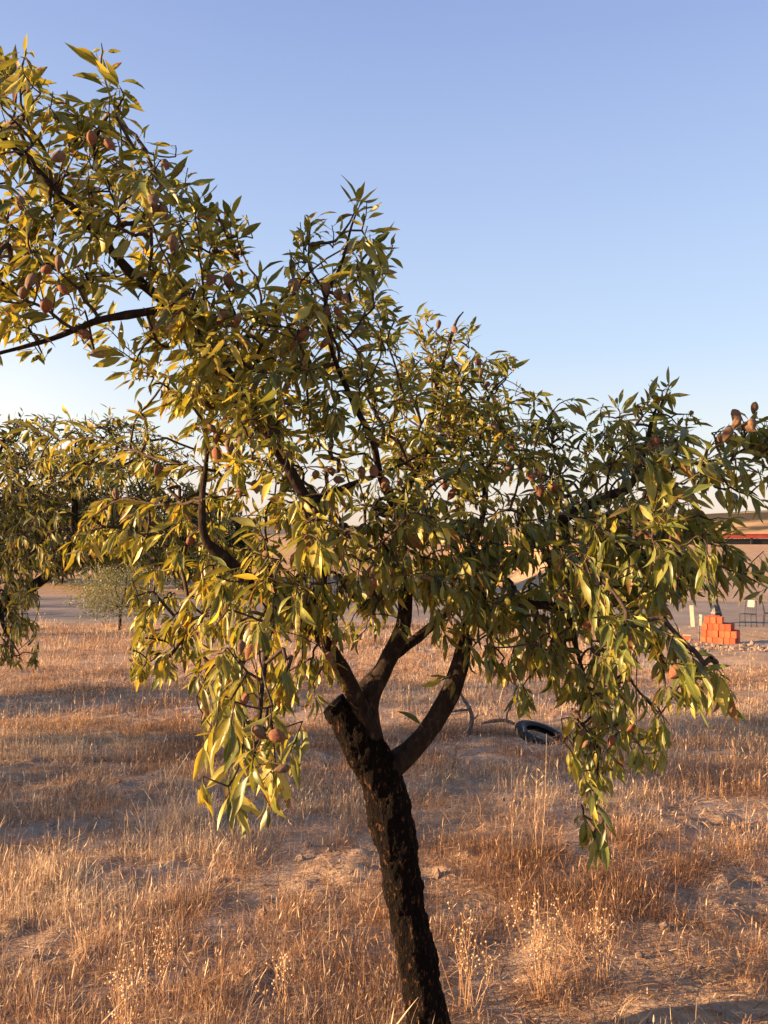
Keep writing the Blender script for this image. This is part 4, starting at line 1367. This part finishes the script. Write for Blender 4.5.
BW, BD, BH = 0.132, 0.24, 0.162
BM_ = brick_mesh(BW - 0.010, BD, BH - 0.006)
sx, sy = ground_at(719, 643)
sz = gz(sx, sy) - 0.01
ang = R(-34)
ca, sa = math.cos(ang), math.sin(ang)
for layer, cnt in enumerate((6, 6, 5, 3)):
    shift = 0.0 if layer < 3 else 0.05
    for row in range(2):
        for c in range(cnt - (row and layer == 3)):
            u = -3.0 * BW + (c + 0.5) * BW + layer * 0.014 + shift + random.gauss(0, 0.003)
            w = row * (BD + 0.012) + random.gauss(0, 0.008)
            o = bpy.data.objects.new('hollow_brick', BM_)
            COL.objects.link(o)
            o.location = (sx + u * ca - w * sa, sy + u * sa + w * ca, sz + layer * (BH - 0.001) + 0.002)
            o.rotation_euler = (0, 0, ang + random.gauss(0, 0.03))
            tag(o, 'orange hollow clay brick stacked in the stepped pile at the right', 'brick', 'orange bricks in the stepped pile')


# ------------------------------------------------------------------ chairs by the pile
def chair(label, x, y, rz, pad):
    o = tag(empty('metal_chair', (x, y, gz(x, y)), rz), label, 'chair', 'black metal chairs at the right')
    for s in (-1, 1):
        MB().tube([(s * .20, -.20, 0), (s * .19, -.19, .45)], .011, 8).build('leg', M['black_metal'], o, True)
        MB().tube([(s * .20, .24, 0), (s * .19, .19, .45), (s * .185, .23, .70), (s * .18, .27, .88)], .011, 8).build('leg', M['black_metal'], o, True)
        MB().tube([(s * .195, -.195, .20), (s * .195, .21, .20)], .007, 6).build('stretcher', M['black_metal'], o, True)
    MB().box((0, 0, .462), (.42, .42, .025), bevel=.008).build('seat', M['black_metal'], o)
    b = MB()
    b.tube([(-.18, .27, .88), (-.09, .285, .90), (.09, .285, .90), (.18, .27, .88)], .011, 8)
    for k in range(5):
        xx = -.12 + k * .06
        b.tube([(xx, .20, .50), (xx, .285, .89)], .005, 6)
    b.build('backrest', M['black_metal'], o, True)
    if pad:
        MB().box((0.02, .235, .80), (.24, .035, .24), rx=R(-12), bevel=.014).build('back_cushion', M['cream'], o, True)
    return o


cx, cy = ground_at(748, 627)
chair('black metal chair with a pale square cushion on its back', cx, cy, R(-48), True)
cx2, cy2 = ground_at(772, 626)
chair('black metal chair cut by the right edge, without cushion', cx2, cy2 + 0.1, R(70), False)

# ------------------------------------------------------------------ boards, stake, block, sack
def board(label, px, py, w, h, tilt, d):
    x, y = ground_at(px, py)
    o = MB().box((0, 0, h / 2), (w, d, h), bevel=0.004).box((0, -d / 2 - 0.006, h * 0.8), (w * 0.98, 0.012, 0.05)).build('board', M['cream'], None)
    o.location = (x, y, gz(x, y) - 0.02); o.rotation_euler = (R(-8), tilt, R(-25))
    return tag(o, label, 'board', 'pale boards behind the brick pile')


board('taller pale board standing left of the brick pile', 693, 627, 0.13, 0.75, R(-4), 0.03)
board('shorter pale board between the taller board and the brick pile', 700, 626, 0.10, 0.42, R(3), 0.03)
x, y = ground_at(699, 646)
o = MB().tube([(0, 0, -0.1), (0.005, 0, 0.3), (0.0, 0.01, 0.62)], [0.014, 0.013, 0.012], 8).box((0, 0, 0.62), (0.035, 0.035, 0.03), bevel=0.005).build('stake', M['deadwood'], None, True)
o.location = (x, y, gz(x, y))
tag(o, 'thin wooden stake just left of the brick pile', 'stake')
x, y = ground_at(687, 641)
blk = tag(empty('clay_block', (x, y, gz(x, y)), R(-20)), 'lone red clay block with a white mortar cap left of the stake', 'block')
MB().box((0, 0, .045), (.20, .12, .09), bevel=.006).build('body', plain('dull red clay', (.25, .07, .04), (.36, .11, .06), 15, .9), blk)
MB().box((0.005, 0, .105), (.19, .115, .03), bevel=.01).build('mortar_cap', M['cream'], blk)

x, y = ground_at(716, 624)
sack = tag(empty('sack', (x, y, gz(x, y))), 'dark blue sack with faint stripes slumped behind the brick pile', 'sack')
bm = bmesh.new()
bmesh.ops.create_icosphere(bm, subdivisions=4, radius=1)
co = np.array([v.co[:] for v in bm.verts])
dn = fbm(co * 2.2, 4, 91)
for v, n_ in zip(bm.verts, dn):
    k = 0.8 + 0.45 * n_
    pinch = 1 - 0.12 * max(0, v.co.z)
    v.co = Vector((v.co.x * 0.19 * k * pinch, v.co.y * 0.17 * k * pinch, 0.38 + v.co.z * 0.40 * k))
me = bpy.data.meshes.new('sack'); bm.to_mesh(me); bm.free()
for p in me.polygons: p.use_smooth = True
m_, nt, b, _ = new_mat('dark sack with faint stripes')
tc = nt.nodes.new('ShaderNodeTexCoord'); wv = nt.nodes.new('ShaderNodeTexWave')
wv.bands_direction = 'Z'; wv.inputs['Scale'].default_value = 1.1; wv.inputs['Distortion'].default_value = 7.0
nt.links.new(tc.outputs['Object'], wv.inputs['Vector'])
nt.links.new(ramp(nt, wv.outputs[0], [(0.0, (0.012, 0.014, 0.022)), (0.86, (0.014, 0.016, 0.025)), (0.93, (0.07, 0.068, 0.07))]), b.inputs['Base Color'])
b.inputs['Roughness'].default_value = 0.5
link_mesh('sack_body', me, m_, sack)
MB().tube([(0, 0, .72), (0.01, 0, .77), (0.03, 0, .83)], [.03, .022, .045], 8).build('tied_neck', M['navy'], sack, True)

# rubble at the foot of the pile
V, F, off = [], [], 0
ico = bmesh.new(); bmesh.ops.create_icosphere(ico, subdivisions=1, radius=1)
iv = np.array([v.co[:] for v in ico.verts]); if_ = np.array([[v.index for v in f.verts] for f in ico.faces]); ico.free()
spots = [(ground_at(random.uniform(676, 770), random.gauss(649, 2.5)), random.uniform(0.02, 0.07)) for _ in range(110)] + \
        [((random.uniform(-2.4, 3.2), random.uniform(2.1, 9.0)), random.uniform(0.004, 0.011) if random.random() < 0.85 else random.uniform(0.011, 0.026)) for _ in range(1500)]
for (x, y), s in spots:
    v = iv * s * rng.uniform(0.6, 1.3, 3) * (1 + rng.normal(0, 0.14, (len(iv), 1))) + np.array([x, y, gz(x, y) + s * 0.15])
    V.append(v); F.append(if_ + off); off += len(iv)
tag(link_mesh('rubble', np_mesh('rubble', np.concatenate(V), np.concatenate(F), False), M['stone']), 'scattered clods and bits of rubble on the soil', 'rubble', None, 'stuff')

# ------------------------------------------------------------------ long red beam on the bank
bx0, by0 = 17.5, 63.0
beam = tag(empty('steel_barrier', (bx0, by0, gz(bx0 + 6, by0))), 'long low red steel barrier with a top edge coloured pale orange as if sunlit along the bank', 'barrier')
BLEN = 34
MB().box((BLEN / 2 - 2, 0, .63), (BLEN, .16, .30), bevel=.02).build('rail', M['red_steel'], beam)
MB().box((BLEN / 2 - 2, -0.02, .84), (BLEN, .26, .115), bevel=.02).build('top_edge', M['sunlit_edge'], beam)
MB().box((BLEN / 2 - 2, .10, .21), (BLEN, .06, .44), bevel=.01).build('shade_panel', M['black_metal'], beam)  # dark panel added as the shadow under the rail
for k in range(12):
    MB().box((-1.6 + k * 3.0, 0.03, .10), (.16, .12, .76), bevel=.01).build('post', M['black_metal'], beam)

# ------------------------------------------------------------------ sky and sun
EXPOSURE = 2.0
SKY_GAIN = 1.0 / (2 ** EXPOSURE * 0.12)
SUN_EL, SUN_AZ = R(10.5), R(-98.0)       # azimuth from the view direction (+Y), left is negative
world = bpy.data.worlds.new('World')
scene.world = world
world.use_nodes = True
nt = world.node_tree
bg = nt.nodes['Background']
sky = nt.nodes.new('ShaderNodeTexSky')
sky.sky_type = 'NISHITA'
sky.sun_disc = False
sky.sun_elevation = SUN_EL
sky.sun_rotation = SUN_AZ
sky.air_density = 1.0
sky.dust_density = 1.0
sky.ozone_density = 2.0
# evening air: the sky model is blended with the clear lavender to peach fade of a dusty dusk horizon
geo = nt.nodes.new('ShaderNodeTexCoord')
sep = nt.nodes.new('ShaderNodeSeparateXYZ')
nt.links.new(geo.outputs['Generated'], sep.inputs[0])
fade = ramp(nt, sep.outputs[2], [(0.0, (0.88, 0.65, 0.53)), (0.045, (0.90, 0.75, 0.67)), (0.13, (0.80, 0.83, 0.86)), (0.22, (0.60, 0.73, 0.93)), (0.38, (0.45, 0.575, 0.86)), (0.56, (0.30, 0.40, 0.73)), (1.0, (0.13, 0.21, 0.50))])
to_sun = Vector((math.sin(SUN_AZ) * math.cos(SUN_EL), math.cos(SUN_AZ) * math.cos(SUN_EL), math.sin(SUN_EL)))
dot = nt.nodes.new('ShaderNodeVectorMath'); dot.operation = 'DOT_PRODUCT'
nt.links.new(geo.outputs['Generated'], dot.inputs[0]); dot.inputs[1].default_value = to_sun
glow = ramp(nt, dot.outputs['Value'], [(0.0, (0, 0, 0)), (0.12, (0.05, 0.035, 0.012)), (0.30, (0.34, 0.25, 0.11)), (0.7, (0.6, 0.46, 0.24)), (1.0, (1.4, 1.05, 0.65))])
low = ramp(nt, sep.outputs[2], [(0.0, (1, 1, 1)), (0.12, (0.8, 0.8, 0.8)), (0.4, (0.06, 0.06, 0.06)), (1.0, (0, 0, 0))])
glow = mixc(nt, 1.0, glow, low, 'MULTIPLY')
fade = mixc(nt, 1.0, fade, glow, 'ADD')
fade = mixc(nt, 1.0, fade, (SKY_GAIN,) * 3, 'MULTIPLY')
vis = mixc(nt, 0.88, sky.outputs[0], fade)
nt.links.new(vis, bg.inputs['Color'])
bg.inputs['Strength'].default_value = 0.12

sd = bpy.data.lights.new('sun', 'SUN')
sd.energy = 5.0
sd.angle = R(0.5)
sd.color = (1.0, 0.64, 0.34)
so = bpy.data.objects.new('sun', sd)
COL.objects.link(so)
to_sun = Vector((math.sin(SUN_AZ) * math.cos(SUN_EL), math.cos(SUN_AZ) * math.cos(SUN_EL), math.sin(SUN_EL)))
so.rotation_euler = to_sun.to_track_quat('Z', 'Y').to_euler()
so.location = (-20, 8, 12)

scene.view_settings.view_transform = 'Standard'
scene.view_settings.look = 'None'
scene.view_settings.gamma = 1.0
scene.view_settings.exposure = EXPOSURE
scene.view_settings.use_curve_mapping = False
